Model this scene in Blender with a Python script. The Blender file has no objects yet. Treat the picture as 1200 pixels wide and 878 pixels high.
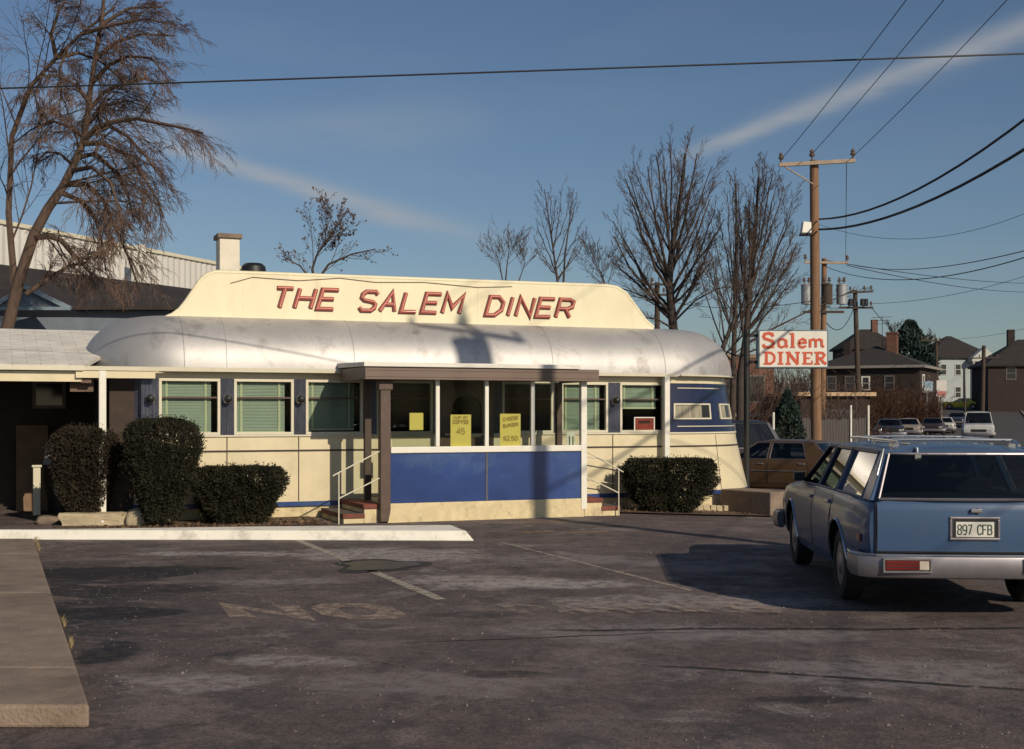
import bpy, bmesh, math, random
from mathutils import Vector, Matrix, noise
R = math.radians
rnd = random.Random(7)
scene = bpy.context.scene
col = scene.collection

# ------------------------------------------------------------------ camera geometry
F, HZ, CH = 1500.0, 484.0, 1.72          # focal length and horizon in photo pixels (1200 wide), eye height in metres
TH = R(22); CT, ST = math.cos(TH), math.sin(TH); Y0 = 22.5   # the diner front runs 22 degrees off the picture plane

def at(px, py, Y):                        # the point seen at a photo pixel, Y metres ahead
    return Vector(((px - 600) / F * Y, Y, CH + (HZ - py) * Y / F))
def on_ground(px, py, z=0.0):
    Y = (CH - z) * F / (py - HZ)
    return Vector(((px - 600) / F * Y, Y, z))
def S(px, yl=0.0):                        # diner-local position along the front, on the plane yl behind it
    u = (px - 600) / F
    return (u * (Y0 + yl * CT) + yl * ST) / (CT - u * ST)
def Zl(px, py, yl=0.0):
    Y = Y0 + S(px, yl) * ST + yl * CT
    return CH + (HZ - py) * Y / F
def world(s, yl, z=0.0):
    return Vector((s * CT - yl * ST, Y0 + s * ST + yl * CT, z))
def smooth(a, b, t):
    t = min(1, max(0, (t - a) / (b - a))); return t * t * (3 - 2 * t)
def gz(x, y):                             # the lot dips past the diner's right end, the street climbs far off
    s = x * CT + (y - Y0) * ST
    d = -0.28 * smooth(0.5, 8, s) * (1 - smooth(40, 75, y))
    far = 0.042 * max(0, y - 108) if y < 230 else 0.042 * 122
    return d + far

# ------------------------------------------------------------------ mesh builder
class MB:
    def __init__(s): s.v = []; s.f = []; s.m = []
    def add(s, vs, fs, m=0):
        o = len(s.v); s.v.extend([tuple(p) for p in vs])
        for f in fs: s.f.append(tuple(i + o for i in f)); s.m.append(m)
    def box(s, x0, x1, y0, y1, z0, z1, m=0):
        s.add([(x0,y0,z0),(x1,y0,z0),(x1,y1,z0),(x0,y1,z0),(x0,y0,z1),(x1,y0,z1),(x1,y1,z1),(x0,y1,z1)],
              [(3,2,1,0),(4,5,6,7),(0,1,5,4),(1,2,6,5),(2,3,7,6),(3,0,4,7)], m)
    def rbox(s, c, size, rot=0.0, m=0):   # a box turned about z
        cx, cy, cz = c; a, b, h = size; k, q = math.cos(rot), math.sin(rot)
        P = []
        for z in (cz, cz + h):
            for dx, dy in ((-a/2,-b/2),(a/2,-b/2),(a/2,b/2),(-a/2,b/2)):
                P.append((cx + dx*k - dy*q, cy + dx*q + dy*k, z))
        s.add(P, [(3,2,1,0),(4,5,6,7),(0,1,5,4),(1,2,6,5),(2,3,7,6),(3,0,4,7)], m)
    def hexa(s, A, B, m=0):               # two matching quads -> solid
        s.add(list(A) + list(B), [(3,2,1,0),(4,5,6,7),(0,1,5,4),(1,2,6,5),(2,3,7,6),(3,0,4,7)], m)
    def prism(s, poly, fn0, fn1, m=0):    # polygon pushed from fn0(p) to fn1(p)
        n = len(poly)
        s.add([fn0(p) for p in poly] + [fn1(p) for p in poly],
              [tuple(range(n - 1, -1, -1)), tuple(range(n, 2 * n))] + [(i, (i+1) % n, n + (i+1) % n, n + i) for i in range(n)], m)
    def tube(s, pts, r, n=8, cap=True, m=0):
        pts = [Vector(p) for p in pts]; k = len(pts)
        if not isinstance(r, (list, tuple)): r = [r] * k
        t0 = (pts[1] - pts[0]).normalized()
        a = t0.orthogonal().normalized()
        vs = []
        for i in range(k):
            t = (pts[min(i+1, k-1)] - pts[max(i-1, 0)])
            t = t.normalized() if t.length > 1e-9 else t0
            a = (a - t * a.dot(t)); a = a.normalized() if a.length > 1e-6 else t.orthogonal().normalized()
            b = t.cross(a)
            for j in range(n):
                th = 2 * math.pi * j / n
                vs.append(pts[i] + (a * math.cos(th) + b * math.sin(th)) * r[i])
        fs = [(i*n + j, i*n + (j+1) % n, (i+1)*n + (j+1) % n, (i+1)*n + j) for i in range(k-1) for j in range(n)]
        if cap: fs += [tuple(range(n-1, -1, -1)), tuple(range((k-1)*n, k*n))]
        s.add(vs, fs, m)
    def lathe(s, prof, n=24, c=(0,0,0), axis='z', m=0, closed=False):
        vs = []
        for r, h in prof:
            for j in range(n):
                th = 2*math.pi*j/n; a, b = r*math.cos(th), r*math.sin(th)
                p = (a, b, h) if axis == 'z' else ((h, a, b) if axis == 'x' else (b, h, a))
                vs.append((p[0]+c[0], p[1]+c[1], p[2]+c[2]))
        k = len(prof)
        fs = [(i*n + j, i*n + (j+1) % n, (i+1)*n + (j+1) % n, (i+1)*n + j) for i in range(k-1) for j in range(n)]
        if closed: fs += [((k-1)*n + j, (k-1)*n + (j+1) % n, (j+1) % n, j) for j in range(n)]
        else: fs += [tuple(range(n-1, -1, -1)), tuple(range((k-1)*n, k*n))]
        s.add(vs, fs, m)
    def loft(s, rings, closed=True, m=0, cap0=False, cap1=False):
        n = len(rings[0]); vs = [p for r in rings for p in r]
        q = n if closed else n - 1
        fs = [(i*n + j, i*n + (j+1) % n, (i+1)*n + (j+1) % n, (i+1)*n + j) for i in range(len(rings)-1) for j in range(q)]
        if cap0: fs.append(tuple(range(n-1, -1, -1)))
        if cap1: fs.append(tuple(range((len(rings)-1)*n, len(rings)*n)))
        s.add(vs, fs, m)
    def build(s, name, mats, parent=None, smooth=None, bevel=0, fix=True):
        me = bpy.data.meshes.new(name)
        me.from_pydata(s.v, [], s.f)
        for mm in (mats if isinstance(mats, (list, tuple)) else [mats]): me.materials.append(mm)
        me.polygons.foreach_set('material_index', s.m)
        if fix:
            bm = bmesh.new(); bm.from_mesh(me); bmesh.ops.recalc_face_normals(bm, faces=bm.faces); bm.to_mesh(me); bm.free()
        if smooth is not None:
            me.polygons.foreach_set('use_smooth', [True] * len(me.polygons))
            me.set_sharp_from_angle(angle=R(smooth))
        me.update()
        o = bpy.data.objects.new(name, me); col.objects.link(o)
        if parent: o.parent = parent
        if bevel:
            b = o.modifiers.new('edge', 'BEVEL'); b.width = bevel; b.segments = 2; b.limit_method = 'ANGLE'; b.angle_limit = R(40)
        return o

def tag(o, label, cat, group=None):
    o['label'] = label; o['category'] = cat
    if group: o['group'] = group
    return o
def struct(o, kind='structure'):
    o['kind'] = kind; return o
def thing(name, label, cat, loc=(0,0,0), rz=0.0, group=None):
    o = bpy.data.objects.new(name, None); col.objects.link(o)
    o.location = loc; o.rotation_euler = (0, 0, rz); o.empty_display_size = .2
    return tag(o, label, cat, group)
def copy_tree(o, parent=None):
    c = o.copy(); col.objects.link(c)
    if parent: c.parent = parent
    for ch in list(o.children): copy_tree(ch, c)
    return c

# ------------------------------------------------------------------ materials
def nodes(m):
    m.use_nodes = True; nt = m.node_tree
    return nt, nt.nodes, nt.links, nt.nodes['Principled BSDF']
def mat(name, c, rough=.6, metal=0.0, var=.15, scale=4.0, bump=0.0, bscale=60.0, coat=0.0, dirt=None, dscale=1.5, damt=.5, spec=None, stretch=(1,1,1)):
    m = bpy.data.materials.new(name); nt, N, L, b = nodes(m)
    b.inputs['Roughness'].default_value = rough; b.inputs['Metallic'].default_value = metal
    b.inputs['Coat Weight'].default_value = coat; b.inputs['Coat Roughness'].default_value = .08
    if spec is not None: b.inputs['Specular IOR Level'].default_value = spec
    tc = N.new('ShaderNodeTexCoord'); mp = N.new('ShaderNodeMapping'); mp.inputs['Scale'].default_value = stretch
    L.new(tc.outputs['Object'], mp.inputs['Vector'])
    nz = N.new('ShaderNodeTexNoise'); nz.inputs['Scale'].default_value = scale; nz.inputs['Detail'].default_value = 8; nz.inputs['Roughness'].default_value = .65
    L.new(mp.outputs[0], nz.inputs['Vector'])
    rp = N.new('ShaderNodeValToRGB')
    rp.color_ramp.elements[0].position = .3; rp.color_ramp.elements[1].position = .7
    rp.color_ramp.elements[0].color = (*[x * (1 - var) for x in c], 1); rp.color_ramp.elements[1].color = (*[min(1, x * (1 + var)) for x in c], 1)
    L.new(nz.outputs['Fac'], rp.inputs['Fac']); out = rp.outputs['Color']
    if dirt:
        n2 = N.new('ShaderNodeTexNoise'); n2.inputs['Scale'].default_value = dscale; n2.inputs['Detail'].default_value = 9; n2.inputs['Roughness'].default_value = .7
        L.new(mp.outputs[0], n2.inputs['Vector'])
        mr = N.new('ShaderNodeMapRange'); mr.inputs['From Min'].default_value = .52; mr.inputs['From Max'].default_value = .75; mr.inputs['To Max'].default_value = damt
        L.new(n2.outputs['Fac'], mr.inputs['Value'])
        mx = N.new('ShaderNodeMix'); mx.data_type = 'RGBA'; mx.inputs['B'].default_value = (*dirt, 1)
        L.new(mr.outputs[0], mx.inputs['Factor']); L.new(out, mx.inputs['A']); out = mx.outputs['Result']
    L.new(out, b.inputs['Base Color'])
    if bump:
        nb = N.new('ShaderNodeTexNoise'); nb.inputs['Scale'].default_value = bscale; nb.inputs['Detail'].default_value = 5
        L.new(mp.outputs[0], nb.inputs['Vector'])
        bp = N.new('ShaderNodeBump'); bp.inputs['Strength'].default_value = bump; bp.inputs['Distance'].default_value = .02
        L.new(nb.outputs['Fac'], bp.inputs['Height']); L.new(bp.outputs[0], b.inputs['Normal'])
    return m
def glass(name, tint=(.75,.8,.78), clear=.85, rough=.02, ior=1.5):
    m = bpy.data.materials.new(name); nt, N, L, b = nodes(m); N.remove(b)
    o = N['Material Output']; t = N.new('ShaderNodeBsdfTransparent'); t.inputs[0].default_value = (*tint, 1)
    g = N.new('ShaderNodeBsdfGlossy'); g.inputs['Roughness'].default_value = rough
    fr = N.new('ShaderNodeFresnel'); fr.inputs[0].default_value = ior
    ad = N.new('ShaderNodeMath'); ad.operation = 'ADD'; ad.inputs[1].default_value = (1 - clear) * .35
    L.new(fr.outputs[0], ad.inputs[0])
    mx = N.new('ShaderNodeMixShader'); L.new(ad.outputs[0], mx.inputs[0]); L.new(t.outputs[0], mx.inputs[1]); L.new(g.outputs[0], mx.inputs[2])
    L.new(mx.outputs[0], o.inputs[0]); return m
def bricky(name, c1, c2, mortar, scale, rough=.85, size=(.5,.25), msize=.02, axes='xz', offset=.5):
    m = bpy.data.materials.new(name); nt, N, L, b = nodes(m); b.inputs['Roughness'].default_value = rough
    tc = N.new('ShaderNodeTexCoord'); sp = N.new('ShaderNodeSeparateXYZ'); L.new(tc.outputs['Object'], sp.inputs[0])
    cb = N.new('ShaderNodeCombineXYZ')
    if axes == 'xyz':
        ad = N.new('ShaderNodeMath'); L.new(sp.outputs['X'], ad.inputs[0]); L.new(sp.outputs['Y'], ad.inputs[1]); L.new(ad.outputs[0], cb.inputs[0]); L.new(sp.outputs['Z'], cb.inputs[1])
    else:
        L.new(sp.outputs['X'], cb.inputs[0]); L.new(sp.outputs['Z' if axes == 'xz' else 'Y'], cb.inputs[1])
    br = N.new('ShaderNodeTexBrick'); br.inputs['Scale'].default_value = scale; br.offset = offset
    br.inputs['Color1'].default_value = (*c1, 1); br.inputs['Color2'].default_value = (*c2, 1); br.inputs['Mortar'].default_value = (*mortar, 1)
    br.inputs['Brick Width'].default_value = size[0]; br.inputs['Row Height'].default_value = size[1]; br.inputs['Mortar Size'].default_value = msize
    L.new(cb.outputs[0], br.inputs['Vector'])
    nz = N.new('ShaderNodeTexNoise'); nz.inputs['Scale'].default_value = 2.5; nz.inputs['Detail'].default_value = 8; L.new(tc.outputs['Object'], nz.inputs['Vector'])
    mr = N.new('ShaderNodeMapRange'); mr.inputs['To Min'].default_value = .6; mr.inputs['To Max'].default_value = 1.3; L.new(nz.outputs['Fac'], mr.inputs['Value'])
    mx = N.new('ShaderNodeMix'); mx.data_type = 'RGBA'; mx.blend_type = 'MULTIPLY'; mx.inputs['Factor'].default_value = 1
    L.new(br.outputs['Color'], mx.inputs['A']); L.new(mr.outputs[0], mx.inputs['B']); L.new(mx.outputs['Result'], b.inputs['Base Color'])
    return m

M = {}
M['cream'] = mat('cream enamel', (.69,.60,.40), .38, var=.07, scale=2, dirt=(.42,.34,.2), dscale=2.2, damt=.35, coat=.2, bump=.05, bscale=9)
M['cream_sign'] = mat('cream painted sign sheet', (.76,.69,.48), .5, var=.05, scale=2, dirt=(.5,.36,.2), dscale=1.6, damt=.35, stretch=(1,1,.35), bump=.06, bscale=5)
M['foundation'] = mat('cream painted masonry', (.66,.55,.33), .85, var=.16, scale=5, dirt=(.20,.15,.10), dscale=2.6, damt=.9, bump=.3, bscale=40)
M['trim'] = mat('off white metal trim', (.66,.61,.47), .4, var=.07, dirt=(.35,.3,.22), dscale=4, damt=.5)
M['white'] = mat('white paint', (.76,.73,.64), .5, var=.06, dirt=(.4,.36,.3), dscale=3, damt=.4)
M['blue'] = mat('blue enamel', (.020,.050,.185), .3, var=.3, scale=.9, dirt=(.085,.155,.27), dscale=.7, damt=.75, coat=.4, bump=.22, bscale=3)
M['navy'] = mat('dark blue enamel', (.010,.018,.062), .32, var=.15, scale=2, coat=.3, dirt=(.05,.07,.16), dscale=3, damt=.5, bump=.05, bscale=8)
M['steel'] = mat('blue grey stainless', (.115,.12,.155), .38, .5, var=.3, scale=6, dirt=(.05,.05,.07), dscale=4, damt=.6, stretch=(3,1,.6))
M['silver'] = mat('aluminium painted roof', (.47,.455,.445), .55, .5, var=.14, scale=1.1, dirt=(.16,.14,.125), dscale=2.2, damt=.8, bump=.22, bscale=2.2, stretch=(1,1,1))
M['brown'] = mat('brown painted wood', (.085,.052,.039), .55, var=.2, scale=6, dirt=(.2,.15,.12), dscale=5, damt=.4)
M['fascia'] = mat('brown aluminium fascia', (.155,.105,.082), .5, var=.15, scale=3, dirt=(.12,.08,.06), dscale=3, damt=.5)
M['seam'] = mat('dark seam', (.05,.035,.03), .7)
M['black'] = mat('black paint', (.012,.012,.012), .5)
M['rubber'] = mat('tyre rubber', (.018,.017,.017), .8, var=.3, scale=12)
M['chrome'] = mat('bright metal', (.55,.55,.55), .22, .9, var=.08)
M['dullmetal'] = mat('dull bumper metal', (.27,.25,.27), .4, .7, var=.12, scale=3, dirt=(.16,.13,.11), dscale=4, damt=.5)
M['glass'] = glass('window glass', (.86,.89,.86), 1.0, .02, 1.14)
M['carglass'] = glass('tinted car glass', (.30,.33,.33), .9, .02, 1.3)
M['blind'] = mat('green slat blind', (.42,.49,.42), .6, var=.06)
M['tape'] = mat('blind tape', (.58,.60,.42), .8, var=.05)
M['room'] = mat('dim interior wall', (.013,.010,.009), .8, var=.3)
M['brick_red'] = bricky('red brick step', (.25,.06,.035), (.17,.045,.03), (.1,.08,.07), 5, axes='xyz')
M['yellow'] = mat('yellow poster paper', (.78,.62,.16), .8, var=.05)
M['ink'] = mat('poster ink', (.42,.29,.085), .9, var=.2)
M['red'] = mat('red sign paint', (.33,.034,.022), .5, var=.2, scale=5)
M['neon'] = mat('unlit neon tube', (.72,.33,.25), .25, var=.08)
M['redink'] = mat('red sign lettering', (.56,.085,.035), .55, var=.12, scale=7)
M['signface'] = mat('weathered white sign face', (.74,.70,.62), .45, var=.06, dirt=(.5,.42,.32), dscale=3, damt=.4)
M['signbox'] = mat('blue grey sign cabinet', (.10,.15,.19), .5)
M['wood'] = mat('weathered pole wood', (.225,.125,.068), .85, var=.3, scale=3, stretch=(6,6,.5), bump=.3, bscale=12, dirt=(.12,.07,.04), dscale=2, damt=.6)
M['wood_dark'] = mat('dark pole wood', (.062,.042,.03), .9, var=.3, scale=3, stretch=(6,6,.5))
M['arm'] = mat('grey crossarm wood', (.36,.28,.21), .9, var=.2, scale=5)
M['galv'] = mat('grey transformer steel', (.32,.33,.34), .5, .2, var=.12)
M['wire'] = mat('black wire', (.018,.018,.022), .6)
M['ceramic'] = mat('insulator', (.14,.10,.08), .3)
M['bark'] = mat('brown bark', (.095,.062,.045), .95, var=.35, scale=5, stretch=(3,3,.6))
M['bark_dark'] = mat('dark bark', (.062,.046,.038), .95, var=.3, scale=4)
M['twig'] = mat('brown twigs', (.110,.067,.048), .95, var=.3, scale=.8)
M['twig_dark'] = mat('dark twigs', (.105,.074,.058), .95, var=.3, scale=.8)
M['yew'] = mat('dark evergreen leaves', (.021,.021,.0105), .75, var=.6, scale=2.6, dirt=(.055,.035,.018), dscale=4.5, damt=.8, spec=.25)
M['yew_brown'] = mat('winter bronzed leaves', (.032,.025,.015), .8, var=.5, scale=7, spec=.2)
M['conifer'] = mat('blue green needles', (.028,.048,.038), .85, var=.5, scale=3, spec=.2)
M['rust'] = mat('rust brown winter twigs', (.105,.05,.028), .95, var=.45, scale=1)
M['concrete'] = mat('weathered concrete', (.235,.175,.132), .9, var=.28, scale=2.5, bump=.5, bscale=45, dirt=(.13,.085,.06), dscale=1.6, damt=.9)
M['kerbpaint'] = mat('white painted kerb', (.84,.80,.70), .7, var=.06, scale=3, dirt=(.26,.22,.18), dscale=2.8, damt=.75, bump=.15, bscale=50)
M['stone'] = mat('buff stone', (.46,.38,.25), .9, var=.25, scale=4, bump=.4, bscale=16, dirt=(.14,.11,.08), dscale=4, damt=.7)
M['soil'] = mat('bare soil', (.105,.068,.045), .95, var=.4, scale=6, bump=.5, bscale=40)
M['shingle'] = bricky('pale shingles', (.74,.70,.63), (.68,.65,.58), (.5,.46,.41), 2.2, axes='xy', size=(.9,.42), msize=.018)
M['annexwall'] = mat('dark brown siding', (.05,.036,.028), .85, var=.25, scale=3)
M['ply'] = mat('plywood sheet', (.20,.125,.075), .8, var=.2, scale=3)
M['greyplastic'] = mat('grey plastic', (.30,.29,.30), .6)
M['corrug'] = mat('pale corrugated metal', (.66,.63,.58), .5, .1, var=.06, scale=1, dirt=(.45,.40,.34), dscale=.8, damt=.4, stretch=(1,1,.2))
M['darkroof'] = mat('dark roof felt', (.028,.023,.022), .95, var=.25, scale=1.5)
M['bluewall'] = mat('slate blue siding', (.13,.155,.19), .8, var=.15, scale=2)
M['bluetrim'] = mat('pale blue trim', (.20,.26,.30), .7)
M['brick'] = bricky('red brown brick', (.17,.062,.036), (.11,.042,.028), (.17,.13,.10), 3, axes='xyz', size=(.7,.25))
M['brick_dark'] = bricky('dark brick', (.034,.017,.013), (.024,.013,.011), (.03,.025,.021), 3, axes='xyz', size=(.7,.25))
M['fencewood'] = mat('grey board fence', (.075,.066,.063), .9, var=.35, scale=3, stretch=(8,8,.4))
M['housewhite'] = mat('pale house siding', (.44,.44,.42), .8, var=.08)
M['housegreen'] = mat('pale grey green siding', (.36,.40,.40), .8, var=.06)
M['darkglass'] = mat('dark window pane', (.02,.022,.026), .1)
M['water'] = mat('shallow puddle', (.05,.05,.045), .12, var=.3, scale=2)
M['asphalt_far'] = mat('street asphalt', (.060,.054,.052), .9, var=.2, scale=1.5)
# ------------------------------------------------------------------ camera, sun, sky
cam = bpy.data.objects.new('camera', bpy.data.cameras.new('camera')); col.objects.link(cam)
cam.location = (0, 0, CH); cam.rotation_euler = (R(90), 0, 0)
cam.data.sensor_width = 36; cam.data.lens = F / 1200 * 36; cam.data.shift_y = (HZ - 439) / 1200
cam.data.clip_start = .1; cam.data.clip_end = 6000
scene.camera = cam
SUN_AZ, SUN_EL = R(-53.5), R(28)
sd = Vector((math.cos(SUN_EL) * math.cos(SUN_AZ), math.cos(SUN_EL) * math.sin(SUN_AZ), math.sin(SUN_EL)))
sun = bpy.data.objects.new('sun', bpy.data.lights.new('sun', 'SUN')); col.objects.link(sun)
sun.data.energy = 3.65; sun.data.angle = R(.5); sun.data.color = (1, .87, .68)
sun.rotation_euler = sd.to_track_quat('Z', 'Y').to_euler(); sun.location = sd * 60

w = bpy.data.worlds.new('World'); scene.world = w; w.use_nodes = True
N, L = w.node_tree.nodes, w.node_tree.links
bg = N['Background']; bg.inputs['Strength'].default_value = .062
sky = N.new('ShaderNodeTexSky'); sky.sky_type = 'NISHITA'; sky.sun_disc = False
sky.sun_elevation = SUN_EL; sky.sun_rotation = R(90) - SUN_AZ
sky.air_density = 1.0; sky.dust_density = .7; sky.ozone_density = 2.2
tc = N.new('ShaderNodeTexCoord'); sp = N.new('ShaderNodeSeparateXYZ'); L.new(tc.outputs['Generated'], sp.inputs[0])
def wm(op, a, b=None, c=None):
    n = N.new('ShaderNodeMath'); n.operation = op
    for i, q in enumerate((a, b, c)):
        if q is None: continue
        if isinstance(q, (int, float)): n.inputs[i].default_value = q
        else: L.new(q, n.inputs[i])
    return n.outputs[0]
ysafe = wm('MAXIMUM', sp.outputs['Y'], .05)
U, V = wm('DIVIDE', sp.outputs['X'], ysafe), wm('DIVIDE', sp.outputs['Z'], ysafe)
nz = N.new('ShaderNodeTexNoise'); nz.inputs['Scale'].default_value = 7; nz.inputs['Detail'].default_value = 7; nz.inputs['Roughness'].default_value = .6
mp = N.new('ShaderNodeMapping'); mp.inputs['Scale'].default_value = (1, 1, 4.5); L.new(tc.outputs['Generated'], mp.inputs[0]); L.new(mp.outputs[0], nz.inputs['Vector'])
wob = wm('MULTIPLY', wm('SUBTRACT', nz.outputs['Fac'], .5), .05)
def streak(p, q, w0, w1, peak, fade0=.25, fade1=.3):        # a drawn-out contrail between two sky directions
    a = ((p[0]-600)/F, (HZ-p[1])/F); b = ((q[0]-600)/F, (HZ-q[1])/F)
    dx, dy = b[0]-a[0], b[1]-a[1]; ln = math.hypot(dx, dy); dx /= ln; dy /= ln
    u, v = wm('SUBTRACT', U, a[0]), wm('SUBTRACT', V, a[1])
    t = wm('DIVIDE', wm('ADD', wm('MULTIPLY', u, dx), wm('MULTIPLY', v, dy)), ln)
    d = wm('ADD', wm('SUBTRACT', wm('MULTIPLY', v, dx), wm('MULTIPLY', u, dy)), wm('MULTIPLY', wob, .35))
    width = wm('ADD', wm('MULTIPLY', t, (w1 - w0)), w0)
    e = wm('DIVIDE', d, width)
    g = wm('POWER', 2.718, wm('MULTIPLY', wm('MULTIPLY', e, e), -1))
    def ramp(x, a0, a1):
        n = N.new('ShaderNodeMapRange'); n.interpolation_type = 'SMOOTHSTEP'; L.new(x, n.inputs['Value'])
        n.inputs['From Min'].default_value = a0; n.inputs['From Max'].default_value = a1; return n.outputs[0]
    g = wm('MULTIPLY', wm('MULTIPLY', g, ramp(t, -.12, fade0)), wm('SUBTRACT', 1, ramp(t, 1 - fade1, 1.15)))
    return wm('MULTIPLY', wm('MULTIPLY', g, peak), wm('ADD', wm('MULTIPLY', nz.outputs['Fac'], 2.4), -.15))
front = wm('GREATER_THAN', sp.outputs['Y'], .3)
cl = wm('ADD', streak((195, 172), (640, 300), .006, .011, .58, .12, .7), streak((810, 178), (1240, 18), .006, .0105, .52, .12, .1))
cl = wm('ADD', cl, streak((150, 165), (560, 140), .012, .02, .2))
cl = wm('ADD', cl, streak((20, 118), (260, 150), .014, .01, .28))
n3 = N.new('ShaderNodeTexNoise'); n3.inputs['Scale'].default_value = 3.2; n3.inputs['Detail'].default_value = 8
mp3 = N.new('ShaderNodeMapping'); mp3.inputs['Scale'].default_value = (1, 1, 6); mp3.inputs['Rotation'].default_value = (0, R(8), 0); L.new(tc.outputs['Generated'], mp3.inputs[0]); L.new(mp3.outputs[0], n3.inputs['Vector'])
mr = N.new('ShaderNodeMapRange'); mr.inputs['From Min'].default_value = .5; mr.inputs['From Max'].default_value = .8; mr.inputs['To Max'].default_value = .10; L.new(n3.outputs['Fac'], mr.inputs['Value'])
cl = wm('MINIMUM', wm('MULTIPLY', wm('ADD', cl, mr.outputs[0]), front), .8)
gr = N.new('ShaderNodeMix'); gr.data_type = 'RGBA'; gr.blend_type = 'MULTIPLY'; gr.inputs['Factor'].default_value = 1; gr.inputs['B'].default_value = (.86, .92, 1.0, 1)
L.new(sky.outputs[0], gr.inputs['A'])
mx = N.new('ShaderNodeMix'); mx.data_type = 'RGBA'; L.new(cl, mx.inputs['Factor']); L.new(gr.outputs['Result'], mx.inputs['A']); mx.inputs['B'].default_value = (6.0, 6.2, 6.4, 1)
L.new(mx.outputs['Result'], bg.inputs[0])
vs = scene.view_settings; vs.view_transform = 'Standard'; vs.look = 'None'; vs.gamma = 1; vs.exposure = 0; vs.use_curve_mapping = False

# ------------------------------------------------------------------ the lot surface
def asphalt():
    m = bpy.data.materials.new('worn asphalt'); nt, N, L, b = nodes(m); b.inputs['Roughness'].default_value = .85
    b.inputs['Specular IOR Level'].default_value = .3
    tc = N.new('ShaderNodeTexCoord'); P = tc.outputs['Object']
    sp = N.new('ShaderNodeSeparateXYZ'); L.new(P, sp.inputs[0]); X, Y = sp.outputs['X'], sp.outputs['Y']
    def mth(op, a, b=None, c=None):
        n = N.new('ShaderNodeMath'); n.operation = op
        for i, q in enumerate((a, b, c)):
            if q is None: continue
            if isinstance(q, (int, float)): n.inputs[i].default_value = q
            else: L.new(q, n.inputs[i])
        return n.outputs[0]
    def noi(scale, detail=8, rough=.65, st=(1,1,1), dist=0.0, off=(0,0,0)):
        mp = N.new('ShaderNodeMapping'); mp.inputs['Scale'].default_value = st; mp.inputs['Location'].default_value = off; L.new(P, mp.inputs[0])
        n = N.new('ShaderNodeTexNoise'); n.inputs['Scale'].default_value = scale; n.inputs['Detail'].default_value = detail; n.inputs['Roughness'].default_value = rough; n.inputs['Distortion'].default_value = dist
        L.new(mp.outputs[0], n.inputs['Vector']); return n.outputs['Fac']
    def rng(x, a, b, lo=0.0, hi=1.0, sm=True):
        n = N.new('ShaderNodeMapRange'); L.new(x, n.inputs['Value'])
        if sm: n.interpolation_type = 'SMOOTHSTEP'
        for k, q in (('From Min', a), ('From Max', b), ('To Min', lo), ('To Max', hi)): n.inputs[k].default_value = q
        return n.outputs[0]
    def mix(f, a, c):
        n = N.new('ShaderNodeMix'); n.data_type = 'RGBA'; L.new(f, n.inputs['Factor'])
        if isinstance(a, tuple): n.inputs['A'].default_value = (*a, 1)
        else: L.new(a, n.inputs['A'])
        if isinstance(c, tuple): n.inputs['B'].default_value = (*c, 1)
        else: L.new(c, n.inputs['B'])
        return n.outputs['Result']
    big = noi(.45, 6, .6); mid = noi(2.2, 10, .74, (1, .8, 1), .5); fine = noi(46, 5, .8); grit = noi(140, 2, .6)
    c = mix(rng(big, .35, .65), (.126, .096, .092), (.200, .150, .138))
    c = mix(rng(mid, .40, .64, 0, .75), c, (.064, .052, .055))
    sand = noi(.9, 10, .76, (1, .8, 1), .4, (3, 7, 0))
    c = mix(rng(sand, .50, .66, 0, .8), c, (.275, .215, .195))
    salt = noi(1.5, 11, .8, (.8, .9, 1), 1.0, (11, 4, 0)); gate = noi(.28, 3, .5, (1, .7, 1), 0, (5, 1, 0))
    c = mix(mth('MULTIPLY', rng(salt, .52, .66), rng(gate, .44, .56, 0, .85)), c, (.42, .37, .35))
    oil = noi(1.3, 8, .68, (.8, .8, 1), 1.3, (21, 9, 0))
    c = mix(rng(oil, .60, .70, 0, .85), c, (.026, .024, .026))
    # dark wet streaks beside the sidewalk
    wet = noi(.9, 6, .55, (.7, 1.3, 1), 1.6, (2, 40, 0)); near = mth('MULTIPLY', rng(X, -1.7, -4.2), mth('MULTIPLY', rng(Y, 8.0, 9.6), rng(Y, 16.0, 13.2)))
    c = mix(mth('MULTIPLY', rng(wet, .43, .50, 0, .95), near), c, (.017, .016, .019))
    speck = noi(13, 8, .8, (1, .8, 1), .3, (6, 2, 0))
    c = mix(rng(speck, .50, .64, 0, .55), c, (.25, .20, .185))
    c = mix(rng(speck, .48, .36, 0, .6), c, (.040, .033, .034))
    c = mix(rng(fine, .42, .60, 0, .65), c, (.042, .034, .033))
    c = mix(rng(grit, .58, .70, 0, .5), c, (.22, .19, .17))
    def blotch(px, py, rx, ry, col, amt, seed, soft=.55):
        nonlocal c
        p = on_ground(px, py); a_ = noi(1.6, 8, .7, (1, 1, 1), .4, (seed, seed * 2, 0)); f_ = noi(7, 8, .75, (1, 1, 1), .2, (seed * 3, 1, 0))
        dx, dy = mth('DIVIDE', mth('SUBTRACT', X, p.x), rx), mth('DIVIDE', mth('SUBTRACT', Y, p.y), ry)
        d = mth('SQRT', mth('ADD', mth('MULTIPLY', dx, dx), mth('MULTIPLY', dy, dy)))
        d = mth('ADD', d, mth('MULTIPLY', mth('SUBTRACT', a_, .5), 2.6))
        k = mth('MULTIPLY', rng(d, 1.15, 1.15 - soft, 0, amt), rng(f_, .40, .56, .15 if col[0] > .1 else .6, 1))
        c = mix(k, c, col)
    PALE, GREY, OIL = (.40, .355, .34), (.24, .21, .205), (.015, .014, .017)
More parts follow.
